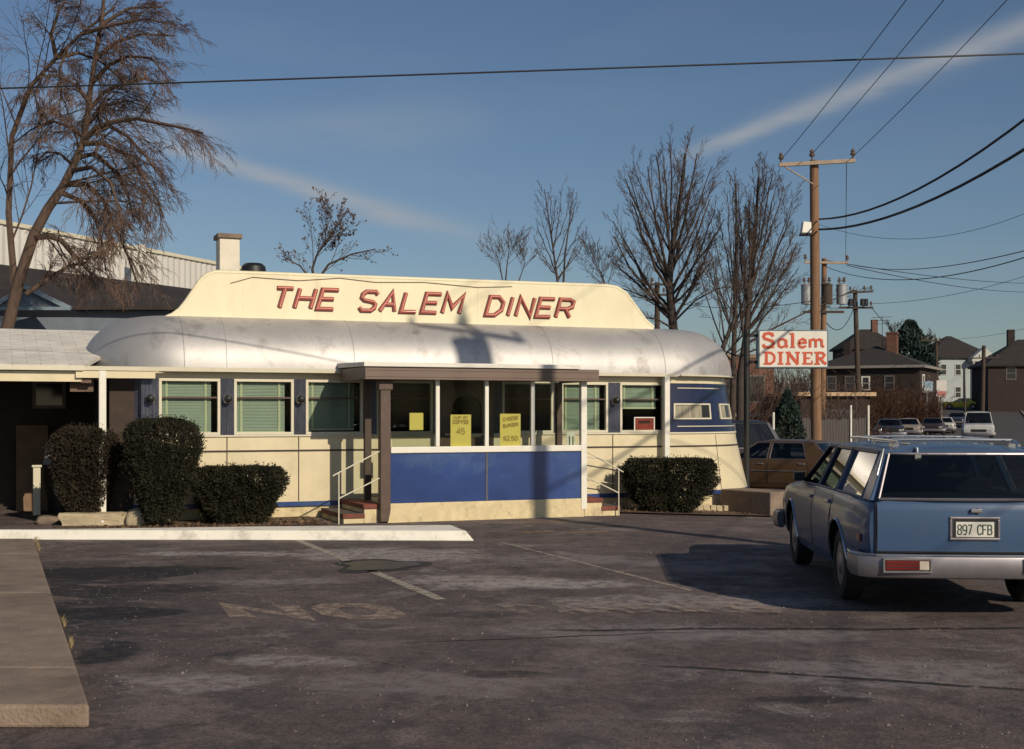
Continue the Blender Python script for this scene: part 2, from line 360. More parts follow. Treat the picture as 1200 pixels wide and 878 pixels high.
    for q in ((455, 650, 1.3, .8, PALE, .75, 3), (560, 682, .9, .55, PALE, .7, 5), (655, 684, 1.0, .4, PALE, .75, 7), (270, 649, 1.3, .28, PALE, .7, 9), (660, 655, 1.0, .6, GREY, .7, 11), (790, 706, 1.5, .5, PALE, .55, 13), (225, 800, .5, .35, PALE, .5, 15),
              (1050, 790, .9, .55, GREY, .8, 17), (330, 682, .7, .3, GREY, .8, 19), (700, 740, 1.1, .5, GREY, .7, 21), (850, 660, 1.6, .9, GREY, .5, 23), (500, 800, .9, .4, GREY, .6, 25), (330, 775, .6, .22, PALE, .5, 27), (900, 745, .8, .3, GREY, .8, 29),
              (125, 672, 1.1, .55, OIL, .95, 31, .25), (205, 666, .7, .22, OIL, .9, 33, .25), (118, 718, .62, .34, OIL, .95, 35, .2), (125, 765, .22, .5, OIL, .9, 37, .3), (170, 690, .8, .3, OIL, .8, 39, .3), (560, 720, .5, .2, OIL, .6, 41), (600, 790, .35, .12, OIL, .7, 43), (950, 820, .5, .1, OIL, .7, 45)): blotch(*q)
    # cracks wander across the lot
    cr = None
    for (p, q, wd, wl) in (((640, 738), (1190, 736), .065, .10), ((740, 778), (1190, 808), .055, .09), ((480, 752), (760, 742), .030, .12), ((60, 700), (420, 690), .025, .14), ((400, 772), (760, 788), .006, .28)):
        a, e = on_ground(*p), on_ground(*q); d = (e - a); ln = d.length; d /= ln
        n1 = noi(.8, 6, .65, (1, 1, 1), .3, (p[0] * .1, 0, 0)); n2 = noi(6, 4, .6, (1, 1, 1), 0, (p[0] * .1, 3, 0))
        dist = mth('ADD', mth('SUBTRACT', mth('MULTIPLY', Y, d.x), mth('MULTIPLY', X, d.y)), -(a.y * d.x - a.x * d.y))
        dist = mth('ADD', dist, mth('MULTIPLY', mth('SUBTRACT', n1, .5), wl * 3)); dist = mth('ABSOLUTE', dist)
        tt = mth('ADD', mth('MULTIPLY', X, d.x), mth('ADD', mth('MULTIPLY', Y, d.y), -(a.x * d.x + a.y * d.y)))
        k = mth('MULTIPLY', rng(dist, wd, wd * .3), mth('MULTIPLY', rng(tt, -.3, .4), rng(tt, ln + .8, ln - .4)))
        k = mth('MULTIPLY', k, rng(n2, .32, .5))
        cr = k if cr is None else mth('MAXIMUM', cr, k)
    c = mix(mth('MULTIPLY', cr, .9), c, (.012, .011, .011))
    far = rng(Y, 60, 110)
    c = mix(far, c, (.10, .088, .07))
    L.new(c, b.inputs['Base Color'])
    bp = N.new('ShaderNodeBump'); bp.inputs['Strength'].default_value = .8; bp.inputs['Distance'].default_value = .02
    h = mth('ADD', mth('MULTIPLY', fine, .5), mth('ADD', mth('MULTIPLY', mid, .9), mth('MULTIPLY', cr, -1.5))); L.new(h, bp.inputs['Height']); L.new(bp.outputs[0], b.inputs['Normal'])
    L.new(rng(wet, .46, .6, .9, .6), b.inputs['Roughness'])
    return m
M['asphalt'] = asphalt()
xs = [-2500, -900, -400, -200, -120, -80, -50, -35, -25] + [x for x in range(-20, 51)] + [55, 62, 70, 80, 95, 115, 140, 180, 240, 350, 900, 2500]
ys = [-900, -300, -100, -50, -30, -20, -12] + [y for y in range(-6, 51)] + [54, 58, 63, 68, 74, 80, 88, 98, 106, 112, 120, 135, 155, 180, 205, 228, 235, 300, 500, 1200, 4000]
g = MB(); g.add([(x, y, gz(x, y)) for y in ys for x in xs], [(j*len(xs)+i, j*len(xs)+i+1, (j+1)*len(xs)+i+1, (j+1)*len(xs)+i) for j in range(len(ys)-1) for i in range(len(xs)-1)])
struct(g.build('ground', M['asphalt'], smooth=80))

def sheet(name, poly, m, z=.004, kind='structure'):
    b = MB(); b.add([(p[0], p[1], z) for p in poly], [tuple(range(len(poly)))]); o = b.build(name, m); 
    return struct(o, kind)
def worn_paint(name, c, cover):
    m = bpy.data.materials.new(name); nt, N, L, b = nodes(m); b.inputs['Roughness'].default_value = .8; b.inputs['Base Color'].default_value = (*c, 1)
    tc = N.new('ShaderNodeTexCoord'); o = N['Material Output']
    a = N.new('ShaderNodeTexNoise'); a.inputs['Scale'].default_value = 9; a.inputs['Detail'].default_value = 9; a.inputs['Roughness'].default_value = .75; L.new(tc.outputs['Object'], a.inputs['Vector'])
    r = N.new('ShaderNodeMapRange'); r.inputs['From Min'].default_value = .62 - cover * .3; r.inputs['From Max'].default_value = .80 - cover * .3; r.inputs['To Min'].default_value = .88; r.inputs['To Max'].default_value = .10
    L.new(a.outputs['Fac'], r.inputs['Value'])
    t = N.new('ShaderNodeBsdfTransparent'); mx = N.new('ShaderNodeMixShader')
    L.new(r.outputs[0], mx.inputs[0]); L.new(t.outputs[0], mx.inputs[1]); L.new(b.outputs[0], mx.inputs[2]); L.new(mx.outputs[0], o.inputs[0]); return m
M['line1'] = worn_paint('worn white line paint', (.40, .35, .28), .5)
M['line2'] = worn_paint('thin faded line paint', (.38, .32, .27), .6)
M['letter1'] = worn_paint('faded stencil paint', (.38, .285, .22), .72)
M['letter2'] = worn_paint('nearly gone stencil paint', (.36, .28, .225), .90)
M['yellowline'] = worn_paint('faded yellow paint', (.34, .23, .08), .6)
def line_px(a, b, wdt, m):
    a, b = on_ground(*a), on_ground(*b); d = (b - a).normalized(); n = Vector((-d.y, d.x, 0)) * wdt / 2
    k = 14; P = [a.lerp(b, i / k) for i in range(k + 1)]
    poly = [p + n * rnd.uniform(.8, 1.1) for p in P] + [p - n * rnd.uniform(.8, 1.1) for p in reversed(P)]
    return sheet('road_marking', poly, m)
line_px((348, 633), (517, 703), .12, M['line1'])
line_px((588, 636), (812, 693), .07, M['line2'])
# ------------------------------------------------------------------ stroke lettering
G = {
 'A': [[(0,0),(.5,1),(1,0)],[(.2,.36),(.8,.36)]], 'B': [[(0,.52),(.7,.52),(.95,.65),(.95,.85),(.7,1),(0,1),(0,0),(.75,0),(1,.14),(1,.38),(.7,.52)]],
 'C': [[(1,.82),(.75,1),(.25,1),(0,.75),(0,.25),(.25,0),(.75,0),(1,.18)]], 'D': [[(0,0),(0,1),(.6,1),(1,.7),(1,.3),(.6,0),(0,0)]],
 'E': [[(1,1),(0,1),(0,0),(1,0)],[(0,.52),(.85,.52)]], 'F': [[(1,1),(0,1),(0,0)],[(0,.52),(.8,.52)]],
 'G': [[(1,.82),(.75,1),(.25,1),(0,.75),(0,.25),(.25,0),(.75,0),(1,.2),(1,.48),(.6,.48)]], 'H': [[(0,0),(0,1)],[(1,0),(1,1)],[(0,.52),(1,.52)]],
 'I': [[(.5,0),(.5,1)]], 'K': [[(0,0),(0,1)],[(1,1),(.05,.45)],[(.3,.6),(1,0)]], 'L': [[(0,1),(0,0),(1,0)]], 'M': [[(0,0),(0,1),(.5,.3),(1,1),(1,0)]],
 'N': [[(0,0),(0,1),(1,0),(1,1)]], 'O': [[(.25,1),(0,.75),(0,.25),(.25,0),(.75,0),(1,.25),(1,.75),(.75,1),(.25,1)]], 'P': [[(0,0),(0,1),(.7,1),(1,.88),(1,.58),(.7,.46),(0,.46)]],
 'R': [[(0,0),(0,1),(.7,1),(1,.88),(1,.6),(.7,.48),(0,.48)],[(.55,.46),(1,0)]], 'S': [[(1,.84),(.8,1),(.2,1),(0,.85),(0,.66),(.2,.54),(.8,.46),(1,.34),(1,.15),(.8,0),(.2,0),(0,.16)]],
 'T': [[(0,1),(1,1)],[(.5,1),(.5,0)]], 'U': [[(0,1),(0,.25),(.25,0),(.75,0),(1,.25),(1,1)]], 'Y': [[(0,1),(.5,.5),(1,1)],[(.5,.5),(.5,0)]], 'W': [[(0,1),(.25,0),(.5,.7),(.75,0),(1,1)]], 'Q': [[(.25,1),(0,.75),(0,.25),(.25,0),(.75,0),(1,.25),(1,.75),(.75,1),(.25,1)]],
 '0': [[(.25,1),(0,.75),(0,.25),(.25,0),(.75,0),(1,.25),(1,.75),(.75,1),(.25,1)]], '2': [[(0,.8),(.25,1),(.75,1),(1,.8),(1,.6),(0,0),(1,0)]],
 '4': [[(.75,0),(.75,1),(0,.3),(1,.3)]], '5': [[(1,1),(.1,1),(.05,.55),(.7,.6),(1,.42),(1,.18),(.75,0),(.2,0),(0,.14)]], '7': [[(0,1),(1,1),(.35,0)]],
 '8': [[(.3,.53),(.05,.68),(.05,.86),(.3,1),(.7,1),(.95,.86),(.95,.68),(.7,.53),(.3,.53)],[(.3,.53),(0,.36),(0,.14),(.28,0),(.72,0),(1,.14),(1,.36),(.7,.53)]],
 '9': [[(.95,.5),(.7,.42),(.25,.42),(0,.58),(0,.84),(.25,1),(.72,1),(1,.84),(1,.3),(.7,0),(.15,0)]],
 '$': [[(1,.78),(.8,.9),(.2,.9),(0,.77),(0,.62),(.2,.54),(.8,.46),(1,.36),(1,.2),(.8,.1),(.2,.1),(0,.22)],[(.5,1.08),(.5,-.08)]], '.': [[(.4,0),(.6,0)]], '-': [[(.15,.5),(.85,.5)]],
}
def ribbon(pl, wd):                       # outline of one stroke, mitred
    closed = pl[0] == pl[-1] and len(pl) > 3
    P = [Vector((p[0], p[1])) for p in pl]; n = len(P) - (1 if closed else 0); P = P[:n]
    Lf, Rt = [], []
    for i in range(n):
        a = P[(i - 1) % n] if (closed or i > 0) else None; b = P[(i + 1) % n] if (closed or i < n - 1) else None
        d0 = (P[i] - a).normalized() if a is not None else None; d1 = (b - P[i]).normalized() if b is not None else None
        if d0 is None: d0 = d1
        if d1 is None: d1 = d0
        n0, n1 = Vector((-d0.y, d0.x)), Vector((-d1.y, d1.x)); mv = (n0 + n1)
        mv = mv.normalized() if mv.length > .3 else n1
        k = wd / 2 / max(.5, mv.dot(n1))
        Lf.append(P[i] + mv * k); Rt.append(P[i] - mv * k)
    return Lf, Rt, closed
def put_text(mb, text, org, ex, ey, nn, h, wd, lw, gap, shear=0.0, depth=.01, lift=.0012, m=0, flat=False, tube=None, tube_m=0, scales=None):
    x = 0.0; ex, ey, nn, org = Vector(ex), Vector(ey), Vector(nn), Vector(org); k = 0
    for ch in text:
        if ch == ' ': x += lw + gap * .6; continue
        wch = lw * (.25 if ch in 'I.' else 1.18 if ch in 'MW' else 1)
        for pl in G[ch]:
            q = [(x + (p[0] - (.38 if ch in 'I.' else 0)) * (wch if ch not in 'I.' else lw) + shear * p[1] * h, p[1] * h) for p in pl]
            Lf, Rt, cl = ribbon(q, wd)
            f = lambda p, dz: org + ex * p[0] + ey * p[1] + nn * dz
            n = len(Lf); top = depth + k * lift; k += 1
            if flat:
                vs = [f(p, top) for p in Lf] + [f(p, top) for p in Rt]
                mb.add(vs, [(i, (i+1) % n, n + (i+1) % n, n + i) for i in range(n if cl else n - 1)], m)
            else:
                rings = [[f(Lf[i], top), f(Rt[i], top), f(Rt[i], 0), f(Lf[i], 0)] for i in range(n)]
                if cl: rings.append(rings[0])
                mb.loft(rings, True, m, not cl, not cl)
            if tube:
                pts = [f(p, top + tube * .6) for p in q]; mb.tube(pts, tube, 6, True, tube_m)
        x += wch + gap
    return x
nd = Vector((ST, -CT, 0))
tb = MB(); o0 = on_ground(285, 724); put_text(tb, 'NO', (o0.x, o0.y, .004), (1,0,0), (-ST*.98, CT, 0), (0,0,1), .72, .23, .50, .30, depth=.0, lift=.002, flat=True)
struct(tb.build('road_marking', M['letter1']))
tb = MB(); o0 = on_ground(618, 720); put_text(tb, 'PARKING', (o0.x, o0.y, .004), (1,0,0), (-ST*.9, CT*.9, 0), (0,0,1), .62, .13, .24, .11, depth=.0, lift=.002, flat=True)
struct(tb.build('road_marking', M['letter2']))
for a, b in (((610, 613), (668, 611)), ((612, 624), (650, 623)), ((668, 625), (716, 623))): line_px(a, b, .18, M['yellowline'])
# puddle in a broken hollow
P = []; c0 = on_ground(443, 663)
for i in range(36):
    t = 2 * math.pi * i / 36; r = 1 + .16 * math.sin(3 * t + 1) + .1 * math.sin(5 * t)
    P.append((c0.x + math.cos(t) * .50 * r, c0.y + math.sin(t) * .62 * r))
sheet('puddle_rim', P, mat('broken asphalt edge', (.03, .028, .028), .9), .004)
sheet('puddle', [(c0.x + (p[0]-c0.x)*.8, c0.y + (p[1]-c0.y)*.72) for p in P], mat('silt and shallow water', (.040, .037, .030), .35, var=.35, scale=5), .008)

# kerb, sidewalk, planting bed
kb = MB()
fr = [on_ground(-60, 632.5), on_ground(36, 632.8), on_ground(300, 633.2), on_ground(556, 634)]
kh = .13; bk = [on_ground(-60, 620.2, kh), on_ground(36, 620.4, kh), on_ground(300, 617, kh), on_ground(528, 615.2, kh)]
ft = [Vector((p.x, p.y + .035, kh)) for p in fr]; ft[-1].x -= .12; ft[-1].y += .06
bb = [Vector((p.x, p.y + .02, 0)) for p in bk]
kb.loft([[fr[i], ft[i], bk[i], bb[i]] for i in range(4)], True, 0, True, True)
ko = struct(kb.build('kerb', M['kerbpaint'], bevel=.012))
sw = MB(); k2 = .13
a, b = on_ground(105, 826, k2), on_ground(39, 631, k2); e = (b - a).normalized(); wv = Vector((-CT, -ST * 1.0, 0)) * 2.3
off = 0
for ln in (1.12, 3.6, 3.4, 3.5):
    ln2 = min(ln, (b - a).length - off)
    p, q = a + e * off, a + e * (off + ln2 - .012); off += ln2
    z0 = Vector((0, 0, -k2))
    lft = Vector((-2.6, 0, 0))
    sw.hexa([p + z0, q + z0, q + lft + z0, p + lft + z0], [p, q, q + lft, p + lft])
struct(sw.build('sidewalk', M['concrete'], bevel=.02))
bed = MB(); nx = 40
for i in range(nx):
    pass
bp = [world(-7.6, -1.75), world(-6, -1.8), world(-4.6, -1.7), world(-3.72, -1.5), world(-3.6, .05), world(-7.6, .05)]
bed.add([(p.x, p.y, .012) for p in bp], [tuple(range(len(bp)))])
struct(bed.build('planting_bed', M['soil']))
b2 = MB(); bp = [world(1.45, -.05), world(1.5, -1.15), world(3.0, -1.5), world(4.6, -1.3), world(4.6, -.02)]
b2.add([(p.x, p.y, gz(p.x, p.y) + .03) for p in bp], [tuple(range(len(bp)))]); struct(b2.build('planting_bed', M['soil']))
# ------------------------------------------------------------------ the diner
D = thing('diner', 'long cream and blue streamlined diner with silver rounded roof and glazed entrance', 'diner', (0, Y0, 0), TH)
def perim(sL, y0, y1, rl, sc, a, front=True, nb=20, sfront=None):
    """outline: front straight, elliptical right cap, back, rounded left corners -> (s, y, ns, ny)"""
    b = (y1 - y0) / 2; cy = (y0 + y1) / 2; P = []
    s_start = sL + rl if sfront is None else sfront
    if front:
        for i in range(13): P.append((s_start + (sc - s_start) * i / 12, y0, 0, -1))
    else: P.append((s_start, y0, 0, -1))
    for i in range(1, nb):
        t = -math.pi/2 + math.pi * i / nb; nx, ny = math.cos(t) / a, math.sin(t) / b; q = math.hypot(nx, ny)
        P.append((sc + a * math.cos(t), cy + b * math.sin(t), nx/q, ny/q))
    P.append((sc, y1, 0, 1)); P.append((sL + rl, y1, 0, 1))
    for i in range(1, nb):
        t = math.pi/2 + math.pi * i / nb; nx, ny = math.cos(t) / rl, math.sin(t) / b; q = math.hypot(nx, ny)
        P.append((sL + rl + rl * math.cos(t), cy + b * math.sin(t), nx/q, ny/q))
    return P
SL, YB, RL, SC, AX = -6.85, 3.4, .80, 3.3, 1.8
flare = lambda z: .66 * max(0, 1 - z / 2.35) ** 1.15
def ring(P, z, off=0.0): return [(p[0] + p[2]*off + max(0, p[2])*flare(z), p[1] + p[3]*off, z) for p in P]
PW = perim(SL, 0, YB, RL, SC, AX)
def band(name, z0, z1, off, m, n=2, P=PW, close=True, th=None):
    b = MB(); rs = [ring(P, z0 + (z1-z0)*i/(n-1), off) for i in range(n)]
    if th: rs = [ring(P, z0, off - th)] + rs + [ring(P, z1, off - th)]
    b.loft(rs, close); return b.build(name, m, D, smooth=40)
def dinner_floor(): pass
band('foundation', -.35, .19, -.035, M['foundation'], 3)
band('base_stripe', .185, .262, .006, M['blue'], 2, th=.03)
band('lower_wall', .26, 1.335, 0, M['cream'], 8)
band('belt_trim', 1.088, 1.116, .012, M['seam'], 2, th=.02)
band('sill_trim', 1.335, 1.362, .028, M['trim'], 2, th=.05)
# seams between the enamel panels
for px in (266, 350, 718, 842):
    s = S(px); b = MB()
    if s < SC:
        b.box(s - .008, s + .008, -.006, .01, .27, 1.087); b.box(s - .008, s + .008, -.006, .01, 1.117, 1.333)
    else:
        j = min(range(len(PW)), key=lambda i: abs(PW[i][0] - s) + (5 if PW[i][1] > 1.7 else 0)); p = PW[j]
        b.tube([(p[0] + p[2]*(flare(z)+.001), p[1] + p[3]*.001, z) for z in (.27, .6, .9, 1.3)], .006, 5)
    b.build('panel_seam', M['seam'], D)
# upper wall behind the caps and back (everything but the windowed front)
PU = [p for p in PW if not (p[3] == -1 and p[0] < 3.2)]
# rotate so the run starts at the right of the windows
i0 = next(i for i, p in enumerate(PU) if p[0] >= 3.25 and p[3] < -.9)
PU = PU[i0:] + PU[:i0]
PU = [(3.12, 0, 0, -1)] + PU + [(-6.08, 0, 0, -1)]
nb = next(i for i, p in enumerate(PU) if p[3] > .98)      # cap part ends here
b = MB(); b.loft([ring(PU[:nb+1], z, 0) for z in (1.36, 1.6, 1.85, 2.1, 2.275)], False); b.build('end_wall', M['navy'], D, smooth=40)
b = MB(); b.loft([ring(PU[nb:], z, -.001) for z in (1.36, 2.275)], False); b.build('rear_wall', M['steel'], D, smooth=40)
band('header_band', 2.27, 2.43, .004, M['cream'], 3)
for z in (2.18, 1.47):                                       # bright strips across the blue end
    b = MB(); seg = [p for p in PU[:9]][1:]
    b.tube([(p[0] + p[2]*(flare(z)+.008), p[1] + p[3]*.008, z) for p in seg[: (5 if z > 2 else 8)]], .010, 6); b.build('bright_strip', M['trim'], D)
# little curtained windows in the rounded end
def cap_point(s_target, z, off):
    best = None
    for i in range(len(PW) - 1):
        p, q = PW[i], PW[i+1]
        if p[3] < 0 and p[0] <= s_target <= q[0]:
            t = (s_target - p[0]) / max(1e-6, q[0] - p[0]); v = [p[k]*(1-t) + q[k]*t for k in range(4)]
            return Vector((v[0] + v[2]*off + max(0, v[2])*flare(z), v[1] + v[3]*off, z))
    return None
M['curtain'] = mat('thin curtain', (.30, .27, .20), .9, var=.5, scale=14, stretch=(1.6, 1.6, .08))
for (sa, sb) in ((3.24, 4.02), (4.32, 4.72)):
    za, zb = 1.63, 1.87; n = 8; ss = [sa + (sb - sa) * i / n for i in range(n + 1)]
    b = MB()
    for z0, z1 in ((za - .028, za), (zb, zb + .028)):
        b.loft([[cap_point(s, z0, .0), cap_point(s, z0, .022), cap_point(s, z1, .022), cap_point(s, z1, 0)] for s in ss], True, 0, True, True)
    for s0, s1 in ((sa - .02, sa + .012), (sb - .012, sb + .02)):
        b.loft([[cap_point(s0, z, 0), cap_point(s0, z, .024), cap_point(s1, z, .024), cap_point(s1, z, 0)] for z in (za - .028, zb + .028)], True, 0, True, True)
    wf = b.build('window', M['trim'], D)
    b = MB(); b.loft([[cap_point(s, z, .004) for s in ss] for z in (za, zb)], False); b.build('pane', M['darkglass'], wf, smooth=40)
    b = MB(); b.loft([[cap_point(s, z, .007) for s in ss[: (7 if sa < 4 else 5)]] for z in (za + .005, zb - .01)], False); b.build('curtain', M['curtain'], wf, smooth=40)
# roof shell with rounded ends
PR = perim(-7.10, -.13, YB + .13, 1.5, SC, 1.92, nb=28)
a, h = .92, .89
roof_in = lambda p, k: (p[0] - p[2]*k, p[1] - p[3]*k)
rings = [[(p[0], p[1], 2.40) for p in PR]]
for i in range(0, 15):
    t = math.pi/2 * i / 14; k = a * (1 - math.cos(t)); rings.append([roof_in(p, k) + (2.435 + h * math.sin(t),) for p in PR])
b = MB(); b.loft(rings, True, 0, False, True)
roof = b.build('roof', M['silver'], D, smooth=35)
for px in (213, 262, 410, 640, 770):                        # lapped sheet joints
    s = S(px, .2); b = MB()
    b.tube([(s, -.13 + a*(1-math.cos(t)) - .002, 2.436 + h*math.sin(t) + .001) for t in [math.pi/2*.93*i/12 for i in range(13)]], .004, 5); b.build('roof_joint', M['silver'], roof)
b = MB()
b.loft([[(s, -.22, 2.375), (s, -.225, 2.437), (s, -.215, 2.442), (s, -.11, 2.41), (s, -.11, 2.375)] for s in (-7.28, -3.1)], True, 0, True, True); b.build('gutter', M['trim'], D); b = MB()
b.loft([[(s, -.20, 2.385), (s, -.205, 2.437), (s, -.195, 2.442), (s, -.11, 2.41), (s, -.11, 2.385)] for s in (.85, 3.2)], True, 0, True, True)
b.loft([[(p[0]+p[2]*.03, p[1]+p[3]*.03, 2.40), (p[0]+p[2]*.035, p[1]+p[3]*.035, 2.425), (p[0]+p[2]*.0, p[1]+p[3]*.0, 2.43), (p[0]+p[2]*-.01, p[1]+p[3]*-.01, 2.40)] for p in PR[12:31]], True, 0, True, True)
b.build('gutter', M['trim'], D)
b = MB(); b.box(-7.28, -6.1, -.2, -.12, 2.26, 2.37); b.build('eave_board', M['cream'], D)
for px, zb in ((120, .02), (781, 1.0)):
    s = S(px, -.17); b = MB(); b.box(s - .055, s + .055, -.21, -.11, .02 if px < 200 else .15, 2.385); b.build('downspout', M['white'], D, bevel=.012)
# parapet sign on the roof
yp = .62
top = [(195, 372.5), (203, 369), (211, 363), (219, 353), (227, 341), (235, 329), (243, 322), (253, 319), (300, 320.6), (400, 324.2), (500, 327.8), (600, 331.4), (712, 335.3), (724, 337.5), (734, 344), (742, 355), (750, 366), (757, 376), (766, 384)]
out = [(S(px, yp), Zl(px, py, yp)) for px, py in top]
poly = out + [(out[-1][0], 3.15), (out[0][0], 3.15)]
b = MB(); b.prism(poly, lambda p: (p[0], yp, p[1]), lambda p: (p[0], yp + .06, p[1])); par = b.build('sign_parapet', M['cream_sign'], D)
b = MB(); b.tube([(p[0], yp + .03, p[1] + .004) for p in out], .038, 8); b.build('edge_roll', M['cream_sign'], par, smooth=60)
for px in (285, 372, 447, 560, 645):
    b = MB(); b.box(S(px, yp)-.004, S(px, yp)+.004, yp-.004, yp+.01, 3.2, Zl(px, 319+.036*(px-252), yp) - .03); b.build('sheet_joint', M['cream_sign'], par)
b = MB(); b.tube([(S(px, yp), yp - .012, Zl(px, py, yp)) for px, py in ((270, 332), (296, 325), (350, 329), (398, 326), (440, 331), (497, 331), (560, 337), (600, 336))], .006, 5); b.build('neon_cable', M['fascia'], par)
# sign lettering, stroke by stroke: red channel letter with the glass tube along it
M['letter_edge_shade'] = mat('dark letter outline and painted shadow', (.06, .025, .02), .6); hz0 = Zl(315, 360, yp - .02)
def sign_word(word, px0, py0, px1, py1):
    s0, s1 = S(px0, yp), S(px1, yp); z0 = Zl(px0, py0, yp); h = .33; sh = .30
    lett, tubes = MB(), MB(); n = sum((.25 if c == 'I' else 1.18 if c == 'M' else 1) for c in word); gp = .42
    tot = s1 - s0 - sh * h; lw = tot / (n + gp * (len(word) - 1))
    put_text(lett, word, (s0, yp, z0), (1, 0, 0), (0, 0, 1), (0, -1, 0), h, .058, lw, lw * gp, sh, .024, .0012, 0)
    put_text(lett, word, (s0 - .006, yp, z0 - .008), (1, 0, 0), (0, 0, 1), (0, -1, 0), h, .080, lw, lw * gp, sh, .010, .0006, 2)  # wider dark copy shifted down and left: outline plus the letters' shadow as colour
    put_text(tubes, word, (s0 - .0, yp - .034, z0), (1, 0, 0), (0, 0, 1), (0, -1, 0), h, .02, lw, lw * gp, sh, .001, .0002, 0, tube=.009)
    lo = lett.build('sign_lettering', [M['red'], M['neon'], M['letter_edge_shade']], par); tubes.build('neon_tube', M['neon'], lo)
sign_word('THE', 318, 360, 397, 362); sign_word('SALEM', 420, 363.5, 544, 368); sign_word('DINER', 569, 369, 673, 372)
b = MB()
vt = Zl(297, 308, 1.8); b.lathe([(.02, vt), (.15, vt - .015), (.21, vt - .07), (.225, vt - .2), (.17, vt - .22), (.17, 3.3)][::-1], 20, (S(297, 1.8), 1.8, 0)); b.build('roof_vent', M['black'], D, smooth=40)
s0, s1 = S(254, 2.5), S(280, 2.5); zt = Zl(266, 281, 2.5)
b = MB(); b.box(s0 + .02, s1 - .02, 2.3, 2.72, 3.2, zt); ch = b.build('chimney', mat('white painted block', (.72, .66, .54), .85, var=.08, bump=.3, bscale=20), D, bevel=.01)
b = MB(); b.box(s0 - .02, s1 + .02, 2.26, 2.76, zt, zt + .085); b.build('chimney_cap', M['concrete'], ch, bevel=.012)
# ---- windows along the front
def frame_ring(b, s0, s1, z0, z1, y0, y1, wd):
    b.box(s0, s1, y0, y1, z0, z0 + wd); b.box(s0, s1, y0, y1, z1 - wd, z1)
    b.box(s0, s0 + wd, y0 + .002, y1 - .002, z0 + wd, z1 - wd); b.box(s1 - wd, s1, y0 + .002, y1 - .002, z0 + wd, z1 - wd)
def window(s0, s1, blind=1.0, z0=1.362, z1=2.27, rail=True, tapes=True):
    b = MB(); frame_ring(b, s0, s1, z0, z1, -.03, .05, .045)
    w_ = b.build('window', M['trim'], D, bevel=.006)
    b = MB(); zr = z0 + (z1 - z0) * .665
    if rail: b.box(s0 + .045, s1 - .045, -.012, .03, zr - .012, zr + .014); b.build('meeting_rail', M['brown'], w_)
    b = MB(); b.box(s0 + .045, s1 - .045, .012, .018, z0 + .045, z1 - .045); b.build('pane', M['glass'], w_)
    if blind:
        zb = z1 - .05 - (z1 - z0 - .1) * blind; b = MB(); n = int(34 * blind); hh = (z1 - .05 - zb) / n
        sa, sb_ = s0 + .05, s1 - .05 - .085 * (1 if tapes else 0)
        for i in range(n):
            z = zb + hh * i; b.add([(sa, .062, z + .002), (sb_, .062, z + .002), (sb_, .080, z + hh * 1.02), (sa, .080, z + hh * 1.02)], [(0, 1, 2, 3)])
        bl = b.build('blind', M['blind'], w_, fix=False)
        b = MB()
        for f in (.09, .80):
            q = s0 + .05 + (s1 - s0 - .1) * f; b.box(q - .018, q + .018, .054, .057, zb, z1 - .05)
        b.box(sa, sb_, .05, .085, zb - .022, zb + .006, 0); b.build('blind_tape', M['tape'], bl)
    return w_
W = [(186, 258, 1), (274, 344, 1), (358, 425, .95), (441, 507, 0), (588, 648, 0), (657, 712, 1), (726, 778, .50)]
ed = [(S(a_), S(b_), k) for a_, b_, k in W]
for s0, s1, k in ed: window(s0, s1, k)
def pilaster(s0, s1, lamp=True):
    b = MB(); n = 10
    b.loft([[(s0 + (s1 - s0) * i / n, -.02 - .012 * (i % 2), z) for i in range(n + 1)] + [(s1, .12, z), (s0, .12, z)] for z in (1.362, 2.27)], True, 0, True, True)
    p = b.build('pilaster', M['steel'], D)
    if lamp:
        c = (s0 + s1) / 2; b = MB(); b.lathe([(.075, .0), (.078, -.03), (.062, -.05)], 18, (c, -.03, 1.945), 'y'); lp = b.build('lamp', M['chrome'], D, smooth=40)
        b = MB(); b.lathe([(.06, -.04), (.066, -.10), (.05, -.16), (.02, -.18)], 18, (c, -.03, 1.945), 'y'); b.build('lamp_shade', M['black'], lp, smooth=40)
b = MB(); n = 10; s0, s1 = SL + RL, ed[0][0]
pilaster(S(165), ed[0][0]); pilaster(ed[0][1], ed[1][0]); pilaster(ed[1][1], ed[2][0]); pilaster(ed[2][1], ed[3][0], False)
pilaster(ed[5][1], ed[6][0]); pilaster(ed[6][1], 3.16, False)
dl, dr = S(515), S(578)
pilaster(ed[3][1], dl, False); pilaster(dr, ed[4][0], False); pilaster(ed[4][1], ed[5][0], False)
b = MB(); b.box(dl, dl + .09, -.03, .06, .30, 2.27); b.box(dr - .09, dr, -.03, .06, .30, 2.27); b.box(dl + .09, dr - .09, -.028, .058, 2.18, 2.27)
b.box(dl + .09, dr - .09, -.012, .04, .30, 1.30); b.box(dl+.09, dl+.22, -.012, .04, 1.30, 2.18); b.box(dr-.22, dr-.09, -.012, .04, 1.30, 2.18)
n = 12; c = (dl + dr) / 2; rr = (dr - dl) / 2 - .22
arch = [(c + rr*math.cos(math.pi*i/n), 1.80 + .22*math.sin(math.pi*i/n)) for i in range(n+1)] + [(c - rr, 2.18), (c + rr, 2.18)]
b.prism(arch, lambda p: (p[0], -.012, p[1]), lambda p: (p[0], .04, p[1]))
door = b.build('door', mat('brown varnished door', (.085, .05, .032), .4, var=.2), D)
b = MB(); b.box(c - rr, c + rr, .01, .016, 1.30, 2.04); b.build('pane', M['glass'], door)
b = MB(); b.tube([(dr - .16, -.012, 1.12), (dr - .16, -.06, 1.14), (dr - .16, -.06, 1.36), (dr - .16, -.012, 1.38)], .012, 8); b.build('handle', M['chrome'], door, smooth=50)
